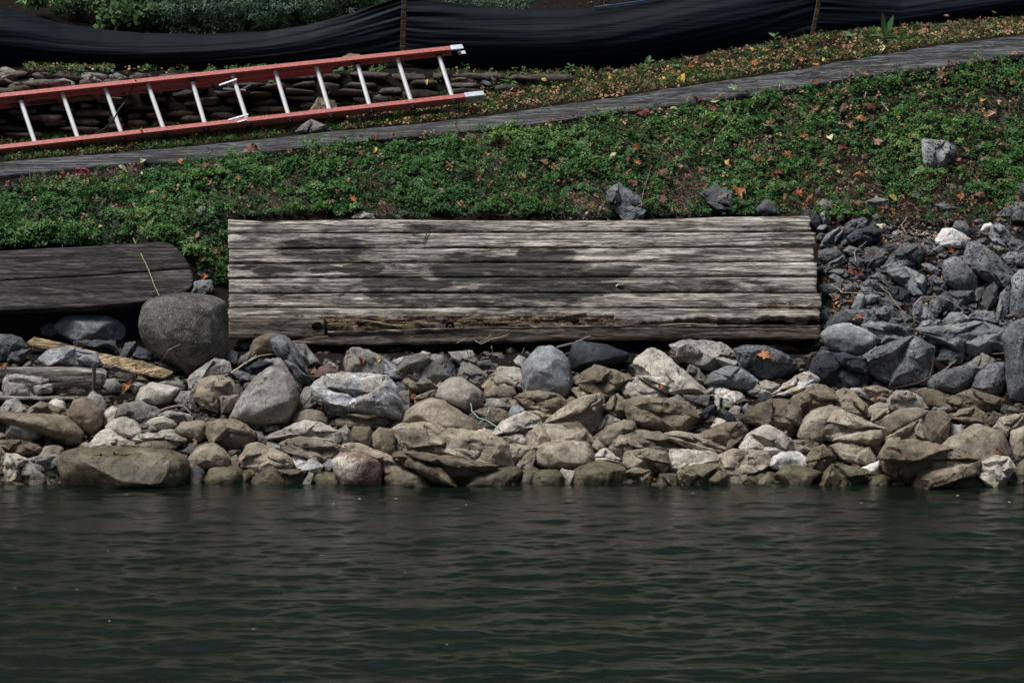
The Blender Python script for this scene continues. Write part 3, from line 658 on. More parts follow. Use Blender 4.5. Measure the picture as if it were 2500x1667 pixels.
# ---------------- extension ladder lying against the wall
def build_ladder():
    D0, DK = 3.44, .58/1141
    def lo(px, py): return Vector(P(px, py, D0+DK*px))
    def up(px, py): return Vector(P(px, py, D0+DK*px+.24))
    A0, A1, B0, B1 = lo(0, 364), lo(1141, 237), up(0, 228), up(1102, 112)
    a = (A1-A0).normalized(); a2 = (B1-B0).normalized(); wv = (up(257, 212)-lo(297, 327)); wn = wv.normalized()
    n = a.cross(wn).normalized()
    if n.y > 0: n = -n
    n2 = a2.cross(wn).normalized(); n2 = -n2 if n2.y > 0 else n2
    root = empty('extension_ladder', A0-n*.08, 'red fibreglass extension ladder with silver rungs lying against the stone wall', 'ladder')
    def boxes(name, bl, mat, bev=.0015, parent=root):
        bm = bmesh.new()
        for p0, p1, ax, ay, sx, sy, ox_, oy_ in bl:
            vs = []
            for p in (p0, p1):
                for i, j in ((-1, -1), (1, -1), (1, 1), (-1, 1)): vs.append(bm.verts.new(p+ax*(ox_+i*sx/2)+ay*(oy_+j*sy/2)))
            for f in ((3, 2, 1, 0), (4, 5, 6, 7), (0, 1, 5, 4), (1, 2, 6, 5), (2, 3, 7, 6), (3, 0, 4, 7)): bm.faces.new([vs[k] for k in f])
        if bev: bmesh.ops.bevel(bm, geom=bm.edges, offset=bev, segments=2, affect='EDGES')
        bmesh.ops.recalc_face_normals(bm, faces=bm.faces)
        bmesh.ops.translate(bm, verts=bm.verts, vec=-Vector(root.location))
        me = bpy.data.meshes.new(name); bm.to_mesh(me); bm.free(); me.materials.append(mat); return link(name, me, parent)
    def rail(p0, p1, nn, sgn, web=.082, fl=.036, off=0.):
        # sgn: direction along wn in which the flanges point; the web is on the outer side
        o_ = -nn*off
        boxes('rail', [(p0+o_, p1+o_, wn, nn, fl, .006, sgn*fl/2, -.003), (p0+o_, p1+o_, wn, nn, .005, web-.006, sgn*.0025, -web/2-.003), (p0+o_, p1+o_, wn, nn, fl, .006, sgn*fl/2, -web-.003)], M['rail'])
    ext = -2.2
    rail(A0+a*ext, A1, n, 1); rail(B0+a2*ext, B1, n2, -1)
    eB = up(812, 140); eA = lo(848, 268)
    rail(A0+a*ext+wn*.012, eA+wn*.012, n, 1, .075, .03, .094); rail(B0+a2*ext-wn*.012, eB-wn*.012, n2, -1, .075, .03, .094)
    # end caps
    boxes('end_cap', [(A1-a*.012, A1+a*.135, wn, n, .040, .008, .019, .0), (A1-a*.012, A1+a*.135, wn, n, .004, .078, -.003, -.04)], M['zinc'])
    boxes('end_cap', [(B1-a2*.012, B1+a2*.085, wn, n2, .040, .008, -.019, .0), (B1-a2*.012, B1+a2*.075, wn, n2, .004, .078, .003, -.04), (B1+a2*.05, B1+a2*.11, wn, n2, .03, .006, -.02, -.088)], M['zinc'])
    T = [(48, 234), (152, 222), (257, 210), (361, 200), (468, 189), (568, 178), (672, 168), (773, 157), (872, 147), (971, 137), (1071, 127)]
    Bm = [(87, 350), (192, 339), (299, 328), (402, 317), (503, 306), (606, 296), (708, 286), (808, 275), (906, 263), (1008, 253), (1108, 240)]
    step = (B1-B0).length/1102*104
    prs = [(up(*t), lo(*b)) for t, b in zip(T, Bm)]
    d0 = prs[1][0]-prs[0][0]
    for k in range(1, 7): prs.append((prs[0][0]-d0*k, prs[0][1]-d0*k))
    for ti, (pt, pb) in enumerate(prs):
        c0 = pt-n*.040; c1 = pb-n*.040+wn*.0; dr = (c1-c0).normalized(); c0 = c0-dr*.0; c1 = c1+dr*.012
        bm = bmesh.new(); m_ = 22; ax = dr.cross(n).normalized(); ay = ax.cross(dr)
        ringp = []
        for p in (c0, c1):
            for k in range(m_):
                g = k*6.2832/m_; r = .0165*(1 if k % 2 else .955); ringp.append(bm.verts.new(p+ax*math.cos(g)*r*1.05+ay*math.sin(g)*r))
        for k in range(m_): j = (k+1) % m_; bm.faces.new((ringp[k], ringp[j], ringp[m_+j], ringp[m_+k]))
        bm.faces.new(ringp[:m_][::-1]); bm.faces.new(ringp[m_:]); bmesh.ops.recalc_face_normals(bm, faces=bm.faces)
        bmesh.ops.translate(bm, verts=bm.verts, vec=-Vector(root.location))
        me = bpy.data.meshes.new('rung'); bm.to_mesh(me); bm.free(); me.materials.append(M['alu']); rg = link('rung', me, root)
        # rivet end seen on the outer face of the lower rail, dark collar at some rungs
        e = c1+dr*.006; bm = bmesh.new(); vs = []
        for p, r in ((e-dr*.01, .021), (e+dr*.008, .021), (e+dr*.010, .014), (e+dr*.004, .012)):
            for k in range(16): g = k*6.2832/16; vs.append(bm.verts.new(p+ax*math.cos(g)*r+ay*math.sin(g)*r))
        for q in range(3):
            for k in range(16): j = (k+1) % 16; bm.faces.new((vs[q*16+k], vs[q*16+j], vs[q*16+16+j], vs[q*16+16+k]))
        bm.faces.new(vs[48:]); bmesh.ops.recalc_face_normals(bm, faces=bm.faces); bmesh.ops.translate(bm, verts=bm.verts, vec=-Vector(root.location))
        me = bpy.data.meshes.new('rung_rivet'); bm.to_mesh(me); bm.free(); me.materials.append(M['darkmetal']); link('rung_rivet', me, rg)
        if ti in (0, 4, 8, 10):
            for p, q in ((c0, .028), (c1-dr*.03, .020)):
                boxes('rung_collar', [(p, p+dr*q, ax, ay, .041, .039, 0, 0)], M['darkmetal'], .006, rg)
    # rung lock brackets near the sixth rung
    t6, b6 = prs[5]
    def bar(x0, y0, x1, y1, side, w_, mat, lift=.03, hgt=.012):
        f = up if side else lo
        p0, p1 = f(x0, y0)+n*lift-(n*0), f(x1, y1)+n*lift; ax = (p1-p0).normalized(); s_ = ax.cross(n).normalized()
        return [(p0, p1, s_, n, w_, hgt, 0, 0)]
    boxes('rung_lock', bar(535, 214, 578, 199, 1, .014, None)+bar(545, 217, 600, 221, 1, .012, None, .0)+bar(590, 216, 616, 201, 1, .014, None, -.02)+bar(555, 210, 568, 216, 1, .02, None, -.02), M['zinc'])
    boxes('rung_lock', bar(515, 207, 548, 217, 1, .022, None, -.02, .02), M['darkmetal'])
    boxes('rung_lock', bar(596, 213, 610, 206, 1, .02, None, -.04, .02), M['darkmetal'])
    boxes('rung_lock', bar(557, 299, 606, 285, 0, .014, None)+bar(580, 299, 602, 293, 0, .012, None, .0)+bar(615, 292, 643, 285, 0, .012, None, -.02), M['zinc'])
    # decals: plain pale patches on the rails, as in the photo too faded to read
    for x0, x1, side in ((325, 390, 0), (535, 575, 0), (640, 668, 0)):
        p0 = A0+a*((A1-A0).length*x0/1141); p1 = A0+a*((A1-A0).length*x1/1141)
        boxes('faded_sticker', [(p0, p1, wn, n, .002, .034, -.0012, -.045)], M['sticker'], 0)
    for x0, x1 in ((283, 352), (383, 458)):
        L_ = (B1-B0).length; p0 = B0+a2*(L_*x0/1102)-wn*.012-n2*.094; p1 = B0+a2*(L_*x1/1102)-wn*.012-n2*.094
        boxes('faded_sticker', [(p0, p1, wn, n2, .002, .04, -.006, -.05)], M['sticker'], 0)
    rp = [up(333, 192)-n*.02+Vector((0, -.03, 0)), up(326, 205), up(318, 226), up(305, 250), lo(290, 268), lo(276, 285)-n*.06, lo(255, 305)-n*.06, lo(225, 322)-n*.06, lo(200, 334)-n*.05, lo(188, 340)-n*.04]
    tube_path('rope', rp, .006, M['rope'], root)
build_ladder()
# each line: material, shape (a angular / r rounded / f flat slab), outline traced at its own place on the bank, optional label
ROCKS = '''
@ 0 750 3.484
d a 0,235 110,245 170,270 240,350 225,420 150,485 60,450 0,440 -60,350|dark grey angular rock at the left edge above the pale grey timber
d a 345,185 420,140 475,150 480,240 380,250 335,225
s r 480,165 560,85 650,75 700,95 800,110 900,80 990,110 1045,160 1035,260 960,290 820,300 640,310 560,260 490,215|folded blue-grey rock lying in the shadow under the dark planks
d a 600,290 960,285 1000,370 900,410 700,360
d a 1010,430 1070,310 1150,300 1150,380 1090,440
k a 1130,410 1180,340 1260,370 1320,430 1200,450
d a 1310,480 1370,450 1450,480 1500,540 1400,540
s a 340,440 440,365 560,345 640,350 720,400 800,395 850,470 800,530 600,510 400,500|blue-grey wedge rock between the tan board and the pale grey timber
g a 20,620 60,560 200,565 400,590 450,640 430,720 300,750 60,745|pale grey rock leaning against the front of the weathered timber
g a -20,710 30,730 35,790 -20,800
g r 880,680 910,610 980,612 1030,660 1020,720 930,738
g a 1100,670 1180,640 1240,660 1200,725 1140,735
p r 1160,800 1200,690 1300,640 1380,680 1550,690 1490,760 1440,820 1300,835|pale rounded rock right of the thin board on the stony shore
g r 1360,640 1420,605 1500,600 1560,640 1580,690 1440,700
g a 1480,790 1540,720 1620,720 1670,860 1620,890 1540,860
g a 1000,860 1080,820 1200,800 1290,840 1360,880 1300,950 1180,995 1080,975 1005,930
p a 870,900 960,840 1010,870 1010,960 900,990
g r 735,770 790,720 870,760 910,830 905,915 860,910|grey rock at the foot of the rusty iron rod
b r 570,920 620,800 700,780 790,810 860,870 870,970 820,1070 740,1070 640,1010|upright brown lump right of the rusty rod base
g a -20,900 60,800 130,780 180,820 230,880 200,910 60,915
t a 200,910 260,860 350,800 420,830 550,880 570,930 400,950
p r 410,820 470,780 540,800 565,880 480,890
b r -60,920 100,900 300,930 430,950 560,930 640,1000 710,1080 640,1160 520,1120 400,1050 100,1010|large brown weathered rock at the left edge of the shore
g r 40,1050 60,980 160,940 300,940 400,1010 380,1090 250,1150 100,1130
b a 390,1090 420,1010 500,1000 640,1060 690,1150 560,1165 430,1120
t a -40,1060 50,1080 65,1150 -40,1150
b f -20,1150 60,1130 200,1130 300,1160 355,1190 320,1245 160,1260 60,1225|flat brown stone near the waterline at the left edge
t r 320,1270 380,1180 470,1170 540,1190 540,1250 440,1275
t a -60,1160 20,1190 75,1310 30,1410 -60,1430
p a 20,1350 60,1250 140,1260 265,1320 255,1410 150,1490 60,1475
g a 180,1450 250,1300 380,1260 490,1270 510,1350 550,1450 540,1510 240,1515|grey-tan angular rock touching the water left of the long boulder
o r 500,1290 530,1240 640,1210 900,1200 1260,1190 1450,1220 1560,1270 1585,1330 1560,1450 1500,1510 600,1510 540,1440|long low tan boulder at the waterline
b r 1110,1190 1250,1135 1400,1130 1500,1190 1480,1240 1150,1230
o r 1040,1530 1060,1465 1110,1440 1170,1475 1205,1540|small lone tan stone standing in the water before the long boulder
d r 1560,1440 1600,1370 1680,1355 1735,1400 1740,1470 1640,1500 1560,1490
p r 900,1020 950,960 1050,938 1150,970 1215,1060 1150,1120 1040,1110 950,1070
p r 1250,980 1300,940 1400,925 1480,960 1505,1010 1400,1040 1300,1030
p f 1120,1120 1170,1075 1300,1070 1480,1080 1560,1110 1625,1150 1590,1175 1490,1180 1300,1155 1180,1165
t r 1500,1030 1560,980 1700,962 1760,990 1770,1070 1700,1150 1600,1120 1510,1070
g f 1181,1000 1250,985 1330,1000 1350,1050 1220,1055
p a 900,1190 960,1140 1060,1120 1140,1150 1145,1200 1000,1210
p a 660,1180 720,1145 765,1160 765,1210 690,1210
p a 780,1100 880,1030 980,1040 1060,1090 1065,1135 960,1170 850,1190 780,1165
p a 750,1150 860,1130 925,1170 850,1215 760,1205
g a 1350,920 1440,880 1600,910 1640,945 1540,990 1400,970
p a 1330,1070 1400,1035 1500,1040 1515,1085 1400,1090
g a 1160,1000 1190,950 1250,945 1280,985 1230,1010
d a 1530,1230 1600,1190 1680,1200 1660,1250 1580,1270
@ 450 750 3.484
r a 5,545 70,368 160,372 290,395 270,450 190,500 60,595|reddish purple rock right of the big granite boulder
s a 290,400 400,368 450,390 447,495 360,475
g a 20,620 60,580 170,500 260,440 370,480 385,560 250,615 120,690 100,725 60,720
t a 90,760 130,640 220,600 330,590 400,630 450,740 455,800 380,890 300,900 150,850|angular tan-grey rock left of the large egg-shaped boulder
s a 440,312 480,285 570,300 575,355 510,370
b r 555,370 590,280 650,240 720,228 800,240 790,340 740,410 640,465 560,445|brown rock propping the left end of the timber panel
g a 450,470 480,420 560,380 560,455 520,495 460,515
s a 738,285 830,233 900,290 950,350 1000,490 1065,590 1050,670 1000,665 880,490 800,410|long blue-grey slab leaning down from the panel corner
g a 920,310 1030,325 1090,400 1145,470 1100,515 1030,515 970,410
k a 530,520 620,462 760,470 775,512 640,575 560,565
d a 390,550 450,525 550,570 555,625 460,620
g a 750,450 820,440 900,520 990,600 995,700 940,690 860,600 790,540
g r 405,920 450,830 600,600 700,530 760,512 860,560 940,680 970,770 935,890 860,980 700,1005 550,1010 425,970|large egg-shaped grey boulder among the shore rocks
r r 1110,600 1150,510 1230,495 1310,550 1300,600 1200,615
g a 1180,490 1240,468 1310,500 1305,545 1220,525
v a 1080,650 1150,600 1350,570 1550,585 1700,590 1780,655 1830,840 1815,940 1700,920 1560,880 1480,865 1300,840 1120,805 1085,720|large white-veined tan and blue block below the timber panel
g a 960,855 1000,740 1020,680 1085,690 1130,810 1090,860 1000,880
v r 1160,840 1220,770 1320,733 1440,750 1495,800 1490,865 1400,895 1200,900|small blue and white rock in front of the veined block
w f 1215,900 1480,858 1600,868 1450,905 1222,932|thin white stone wedge lying under the veined block
v a 1380,480 1400,370 1450,348 1560,370 1700,440 1810,520 1865,605 1700,610 1500,610 1390,570|blue-grey veined rock with red leaf just under the panel
t r 925,965 960,890 1060,868 1170,890 1218,960 1220,1040 1130,1010 980,1000
p f 690,1120 800,1080 900,1010 1040,970 1140,980 1210,1040 1310,1060 1325,1135 1280,1160 1100,1150 900,1120|pale tan slab right below the egg-shaped boulder
p a 550,1020 590,978 640,975 705,1010 620,1045
p a 665,1040 720,1000 815,1020 790,1055 700,1060
b a 200,990 300,960 440,965 500,990 600,1080 625,1120 540,1195 400,1220 240,1180 205,1080|rugged brown rock with layered folds left of the pale slab
g a 600,1050 660,1060 692,1130 650,1155 600,1115
t r 25,1300 90,1210 180,1165 270,1165 350,1220 397,1300 380,1370 100,1380 25,1355|rounded tan boulder right of the long low boulder
t a 470,1310 540,1180 640,1158 700,1180 760,1240 880,1260 908,1335 860,1380 640,1395 480,1340|knobbly tan rock above the waterline left of the pale wedge
t f 830,1165 900,1130 1000,1108 1340,1180 1355,1230 1260,1310 1160,1320 1000,1270 860,1225
g a 690,1150 740,1140 840,1180 850,1230 760,1215
w a 910,1300 950,1248 1060,1260 1172,1350 1150,1410 960,1400|small white angular stone beside the white and purple rock
t f 1310,960 1360,910 1480,900 1742,908 1765,980 1700,1015 1600,1025 1400,1020 1315,1000
b r 1410,1080 1440,1020 1580,1020 1605,1100 1605,1195 1520,1210 1430,1170
b r 1600,1090 1660,1020 1760,1040 1795,1100 1805,1255 1700,1260 1610,1190
g a 1310,1050 1380,1000 1425,1080 1425,1150 1330,1140
t a 1310,1250 1350,1172 1500,1175 1650,1225 1800,1290 1945,1395 1850,1455 1700,1440 1500,1310
q r 1263,1310 1340,1250 1440,1238 1580,1260 1670,1300 1692,1380 1660,1450 1500,1485 1350,1450 1288,1390|rounded white and purple rock at the waterline
s a 1180,1345 1240,1288 1300,1340 1295,1415 1220,1410
o r 170,1460 230,1380 400,1352 480,1370 505,1410 480,1505 200,1510
o r 400,1450 480,1390 560,1380 605,1420 520,1510 420,1505
o r 520,1520 580,1450 700,1370 740,1352 800,1390 865,1480 865,1530 540,1540|olive pointed boulder wet at the waterline
o f 780,1385 950,1383 1022,1403 975,1465 850,1470
g a 1000,1440 1060,1403 1095,1420 1060,1480
o r 1060,1490 1110,1420 1250,1398 1390,1460 1450,1500 1200,1515
o r 1530,1500 1640,1433 1712,1480 1690,1515
g a 370,1220 440,1212 462,1265 400,1270
t a 385,1290 440,1258 510,1360 400,1375
g a 640,470 700,440 780,450 800,500 720,520
@ 900 750 3.484
g f 180,460 310,418 315,442 230,495
p a 430,395 460,372 522,390 510,425 450,425
g a 240,560 320,430 420,408 540,403 620,430 692,605 600,680 500,710 460,700 340,620|grey flat-topped rock with dark crest under the panel middle
k a 600,405 640,395 700,470 752,580 745,620 700,610 640,510
g a 690,385 880,368 932,485 900,510 790,500 720,440
g a 755,600 790,500 860,483 990,560 1003,625 940,700 880,690 800,650
p f 1065,560 1090,503 1280,520 1345,620 1330,690 1200,660 1080,600
g a 1235,455 1280,408 1340,440 1330,525 1260,495
d a 930,465 1030,448 1065,510 1000,550 930,520
s r 1312,520 1370,410 1450,348 1560,338 1640,390 1695,480 1722,640 1700,720 1660,775 1590,760 1330,740 1318,620|upright oval blue-grey boulder under the middle of the panel
t r 300,560 390,590 495,700 440,730 350,710 280,640
d a 240,640 340,630 352,720 280,745 250,710
p r 578,770 610,680 680,620 780,603 880,660 965,725 978,835 925,890 840,900 740,860 640,810|round pale speckled stone left of the upright oval boulder
t a 380,780 500,718 580,708 590,780 500,815 400,845
g a 258,730 340,708 352,850 300,940 258,910
t a 945,690 1030,598 1110,588 1220,650 1245,700 1060,690 980,730
t r 970,760 1000,700 1100,668 1220,675 1258,740 1200,790 1020,770
t f 980,790 1080,755 1200,760 1225,800 1180,840 1080,810
g a 980,840 1040,778 1110,790 1225,850 1190,905 1100,880
s a 1188,905 1220,845 1270,833 1345,880 1300,940 1200,950
t a 1200,800 1260,778 1315,850 1280,880 1220,850
b a 1258,770 1330,730 1450,713 1600,740 1705,840 1660,910 1500,895 1400,895 1300,830
t r 295,965 330,900 420,820 540,778 640,798 760,870 860,970 912,1070 800,1080 600,1060 400,1060 305,1010|dome-shaped tan boulder in the middle of the shore
b a 868,930 900,890 1040,848 1150,880 1180,930 1080,1010 1000,1050 920,1045 890,990
p a 915,1065 970,1018 1050,1030 1095,1070 1050,1110 960,1100
p a 1050,1095 1150,970 1340,888 1460,950 1490,1010 1375,1070 1362,1180 1280,1185 1100,1140|pale tan faceted rock right of the green cord
t a 1340,890 1440,878 1610,940 1580,990 1480,1000 1400,960
t a 1508,985 1700,840 1850,770 1965,748 1995,800 1945,900 1965,1020 1900,1100 1740,1040 1600,1010|large tan slab slanting up to the right in mid shore
t a 1358,1060 1480,1008 1680,975 1820,1030 1905,1145 1780,1175 1600,1185 1480,1180 1420,1240 1368,1200|orange-tan wedge rock above the rounded oblong boulder
t f 190,1060 300,1000 500,998 760,1038 1000,1080 1160,1165 1185,1250 1195,1345 1000,1350 800,1330 640,1280 500,1250 380,1200 340,1110|long brown slab with overhanging front edge in mid shore
b a 240,1285 260,1238 400,1230 520,1280 700,1290 850,1330 1100,1350 1060,1410 800,1470 600,1430 400,1390
g a 218,1195 240,1120 310,1100 385,1180 375,1250 250,1250
t a 1160,1175 1260,1168 1400,1190 1418,1260 1385,1380 1250,1390 1190,1350
t r 1418,1270 1440,1190 1540,1148 1750,1133 1870,1160 1915,1250 1905,1350 1780,1390 1560,1380 1440,1345|oblong rounded tan boulder right of the long brown slab
o r 130,1450 200,1400 340,1383 480,1400 605,1485 560,1515 200,1515
o r 720,1490 850,1408 1060,1368 1250,1358 1305,1390 1255,1450 1230,1515 740,1520|low olive rock at the waterline below the long brown slab
o r 1238,1500 1290,1410 1370,1353 1455,1390 1390,1515
o r 1375,1510 1400,1420 1480,1383 1600,1378 1662,1420 1668,1515
p a 1630,1405 1650,1378 1745,1400 1735,1470 1680,1480
t a 1718,690 1800,680 1920,750 1810,800 1760,760
b r 1672,795 1720,758 1785,790 1750,840 1690,840
g a 1720,605 1780,578 1825,600 1805,660 1730,670
g a 190,1015 240,958 295,990 285,1030 210,1040
t a 560,690 600,640 640,640 620,720 580,760
d a 660,610 740,590 770,640 720,680
@ 1400 750 3.484
k r -30,430 0,310 60,288 300,330 460,400 442,460 250,520 0,535|blue-black rock in the deep shade right of the oval boulder
b a 35,650 80,570 190,503 330,540 502,610 425,700 400,760 280,780 100,700|grey-brown faceted rock right of the upright oval boulder
p f 483,480 560,370 660,348 760,400 860,490 980,580 1105,725 1050,755 900,750 760,715 620,620 515,560|big pale slab sliding out from under the panel
g a 848,330 960,288 1240,298 1340,370 1405,430 1400,490 1280,540 1080,530 900,420|grey shaded rock with flat top tucked under the panel
d a 1388,370 1440,338 1640,338 1780,400 1885,480 1850,590 1740,630 1560,590 1440,510|dark rock with an orange oak leaf lying on it
g a 962,560 990,488 1060,520 1115,590 1130,660 1030,630
s a 1130,650 1190,550 1330,508 1420,520 1565,630 1500,730 1400,690 1240,650
g a 1108,750 1180,650 1260,638 1335,690 1180,710
p a 408,700 480,613 580,598 680,650 780,720 805,770 640,800 480,800|pale grey pointed rock overlapping the foot of the pale slab
t f 690,665 800,653 945,690 900,725 740,710
g a 815,785 900,743 1155,743 1155,845 1060,880 900,850
w f 1153,745 1200,678 1400,720 1482,790 1380,805 1240,750|bent whitish stone bridging small dark stones
v a 1198,760 1245,728 1252,895 1208,895
g a 1258,785 1320,753 1378,800 1350,860 1270,860
p a 1318,890 1370,838 1422,850 1412,940 1350,930
k a 1070,915 1150,840 1205,830 1205,970 1130,970
k a 1238,895 1300,878 1382,940 1385,990 1280,980
p a 1172,1015 1220,938 1293,970 1280,1030 1210,1070
s a 1428,865 1480,818 1513,870 1460,920
p a 1490,725 1560,640 1640,623 1742,660 1700,730 1560,760
v a 1668,755 1760,680 1850,620 1916,578 2000,560 2085,600 2095,640 1980,690 1900,735 1740,770|blue-white streaked rock left of the black angular rock
b a 450,810 560,778 800,780 960,820 1142,950 1142,1040 960,1070 760,1070 560,1020 500,970 468,870|large brown rock with pale lumpy front in right mid shore
g r 500,970 560,890 720,868 842,920 825,1010 720,1045 560,1020
t a 258,865 320,770 370,738 445,800 495,930 380,970 280,910
t r -20,930 100,925 185,960 182,1050 140,1100 -20,1010
g a 190,970 300,918 405,970 300,1040 200,1070
t a 168,1115 300,1010 420,970 512,970 532,1045 420,1090 300,1180 200,1150
t a -20,1010 60,1010 135,1080 165,1150 0,1150
t a 298,1195 400,1090 500,1090 565,1180 625,1215 440,1235 400,1300
t f 455,1095 580,1050 740,1068 860,1120 1065,1225 900,1250 740,1240 560,1185|long tan slab with stepped layers in right mid shore
t f 760,1085 900,1058 1060,1090 1285,1190 1305,1235 1160,1250 960,1190
b a 1060,1090 1200,1060 1280,990 1400,978 1473,1050 1400,1140 1300,1215 1160,1165
p a 1398,1180 1500,1080 1650,1008 1760,1060 1858,1150 1855,1230 1700,1290 1480,1240|rough pale tan rock with rounded knobs in right mid shore
b a 1438,945 1560,840 1700,788 1850,798 1925,870 1915,1015 1860,1080 1700,1035 1500,985|brown angular block below the blue-white streaked rock
t a 130,1160 220,1108 295,1170 285,1230 180,1235
p a 168,1280 230,1218 280,1208 425,1320 200,1345
t a 430,1320 450,1230 620,1203 780,1240 835,1340 760,1420 600,1390 450,1360
p a 820,1310 840,1218 960,1213 1200,1240 1250,1290 1245,1350 960,1350 940,1410 830,1400|blocky pale rock with grey hollow at the right waterline
o a 888,1460 920,1370 1100,1338 1250,1348 1335,1450 1240,1505 1060,1510 940,1505
t a 1240,1270 1330,1218 1500,1220 1640,1228 1665,1340 1560,1410 1460,1450 1340,1450 1250,1380|tan block right of the blocky pale rock
w r 1658,1350 1690,1278 1760,1223 1916,1228 1995,1290 1985,1360 1800,1385 1700,1370|white-crusted rounded rock near the right waterline
o r -20,1410 60,1350 200,1308 320,1328 435,1370 455,1440 435,1515 -20,1515
o a 438,1410 520,1358 662,1390 675,1505 440,1510
o a 688,1490 740,1418 882,1420 895,1500
o a 1258,1515 1350,1438 1500,1408 1660,1408 1745,1500 1500,1530
k a 1560,740 1640,720 1700,780 1640,830 1570,800
g a 1700,790 1740,770 1830,780 1800,820 1720,820
@ 1900 750 3.485
s r 365,230 440,158 600,148 720,190 845,270 800,360 640,415 480,375 390,310|large smooth grey rock beside the lower right corner of the panel
s a 698,155 800,120 1000,148 1105,170 1095,265 1000,340 860,300 760,210
d a 690,440 850,350 1000,338 1150,255 1293,350 1295,560 1240,640 940,660 840,540 715,510|massive dark rock in the hollow under the dark rock pile
k a 258,575 330,440 420,393 560,398 745,450 755,570 750,700 600,680 420,665|black angular rock at the foot of the dark rock pile
d a 328,405 360,363 435,380 445,450 340,470
s a 1168,195 1380,178 1640,138 1740,138 1905,200 1935,320 1740,410 1600,410 1500,320 1380,260|long slate-blue rock lying across the right rock pile
d a 1365,445 1400,340 1480,323 1575,400 1565,480 1440,490
d r 1918,240 2000,140 2120,105 2160,500 2150,800 1980,800 1940,620 1935,400|tall dark rock standing at the right edge
m r 1268,625 1400,540 1600,488 1665,540 1645,670 1540,755 1400,735 1290,695|light grey smooth rock at the foot of the dark hollow
m r 1622,690 1700,560 1800,488 1925,473 1935,630 1905,725 1760,735|light grey rounded rock left of the tall dark edge rock
g a 1600,495 1740,398 1845,450 1845,500 1740,530 1680,570
b a 88,795 180,748 320,658 440,700 525,790 440,860 300,875 240,945 160,915
t a 478,735 560,698 640,718 745,830 745,910 640,925 470,850
t a 715,690 840,668 965,710 965,790 860,815 760,780
v a 615,690 700,688 762,750 745,785 650,745
p a 938,785 1000,713 1100,718 1200,760 1265,850 1100,890 960,925|pale grey block above the shore tan rocks at right
p a 1098,705 1150,680 1192,690 1185,750 1110,740
b a 1188,725 1260,688 1340,720 1480,750 1565,790 1565,870 1400,870 1260,860
b f 1478,770 1640,698 1740,738 1925,790 1915,850 1800,880 1600,865
g r 1298,890 1370,833 1460,838 1505,880 1380,905
b f 1458,935 1560,868 1680,853 1755,900 1775,990 1640,995
t r 148,1090 200,980 300,878 440,838 540,868 570,910 450,910 390,1050 380,1150 240,1155|smooth brown rock with white smear behind a wedge rock
t a 368,1085 400,980 480,878 560,888 700,960 885,1030 905,1105 820,1205 640,1145 450,1125|big brown wedge-shaped rock in the right shore
p r 753,910 780,840 860,808 952,830 950,880 860,880 800,930
t a 788,985 820,868 945,858 965,905 890,1020
t r 898,965 1000,878 1160,858 1285,890 1230,970 1160,1010 1000,1060 920,1090
t a 898,1120 1060,1038 1200,958 1275,1070 1295,1175 1160,1155 1000,1175 910,1195
b a 1248,965 1290,898 1400,893 1463,950 1445,1110 1380,1185 1290,1145|dark pitted brown rock in a cleft of the right shore
g a 1458,1110 1480,998 1560,998 1575,1060 1500,1115
b a 1778,970 1830,888 1905,920 1820,1045
t a 1808,1060 1900,938 2120,898 2120,1010 1960,1100
t r 1968,1150 1980,1060 2120,1000 2120,1310 2020,1320
t r 1398,1200 1500,1108 1660,1008 1780,1018 1905,1090 1985,1260 1965,1300 1800,1345 1690,1400 1560,1290|large rounded tan boulder near the right edge of the shore
b a 878,1295 900,1228 960,1158 1160,1143 1280,1175 1480,1210 1685,1300 1695,1390 1560,1445 1300,1500 1060,1505 980,1435 968,1320|large brown block at the right waterline
t a 468,1185 560,1148 680,1118 765,1180 825,1290 760,1335 640,1325 540,1295
b a 788,1205 850,1173 905,1180 892,1260 810,1275
t a 108,1135 240,1128 372,1150 362,1235 120,1235
b a 228,1315 290,1218 380,1178 455,1260 445,1340 400,1405 290,1385
o r -40,1450 0,1400 60,1348 200,1358 385,1410 300,1490 60,1510
o a 340,1515 390,1438 460,1338 560,1368 740,1388 795,1420 700,1520 560,1535
w a 588,1375 640,1318 692,1340 702,1380
w r 688,1375 840,1308 872,1298 903,1360 870,1420 800,1445 740,1405
s a 498,1345 560,1313 603,1350 570,1385
o r 708,1520 780,1440 900,1423 970,1460 993,1525 800,1540|small olive boulder in the water left of the wet rounded boulder
o r 898,1545 980,1488 1060,1478 1160,1498 1235,1545
o r 1308,1510 1400,1400 1520,1378 1680,1408 1780,1478 1815,1545 1350,1550|wet rounded olive boulder at the right waterline
p a 1678,1410 1740,1330 1840,1268 1960,1288 2005,1370 1960,1430 1900,1490 1800,1465
d a 1838,1470 1960,1398 2005,1420 2015,1550 1860,1550
o r 1988,1430 2050,1318 2120,1288 2120,1560 2040,1560
@ 1900 400 3.92
k a 200,500 290,458 390,500 402,570 370,625 310,580|black rock behind the upper right corner of the panel
m a 395,485 450,453 500,520 503,595 430,570
s r 368,625 400,588 460,583 478,610 430,645
g a 378,375 450,333 542,370 530,415 420,460
s a 548,515 590,493 622,540 580,560
d a 608,605 700,540 790,508 853,540 842,605 740,615
k a 648,715 740,640 860,608 980,628 1015,690 980,735 800,800 680,770|blue-black slab near the top of the dark rock pile
w a 888,495 940,483 973,520 950,565 910,540
w f 948,585 1010,573 1053,610 1040,648 980,630
s a 408,785 460,690 520,640 600,608 635,620 540,705 530,780 480,820
d a 538,705 620,640 635,710 590,755 540,755
d a 638,625 720,608 743,640 660,695
s r 588,745 640,713 668,750 630,790 590,775
d a 348,705 410,663 462,690 430,745 360,745
d r 388,835 480,803 580,828 605,880 540,935 430,950 383,905
s r 618,835 690,783 750,808 755,865 700,890
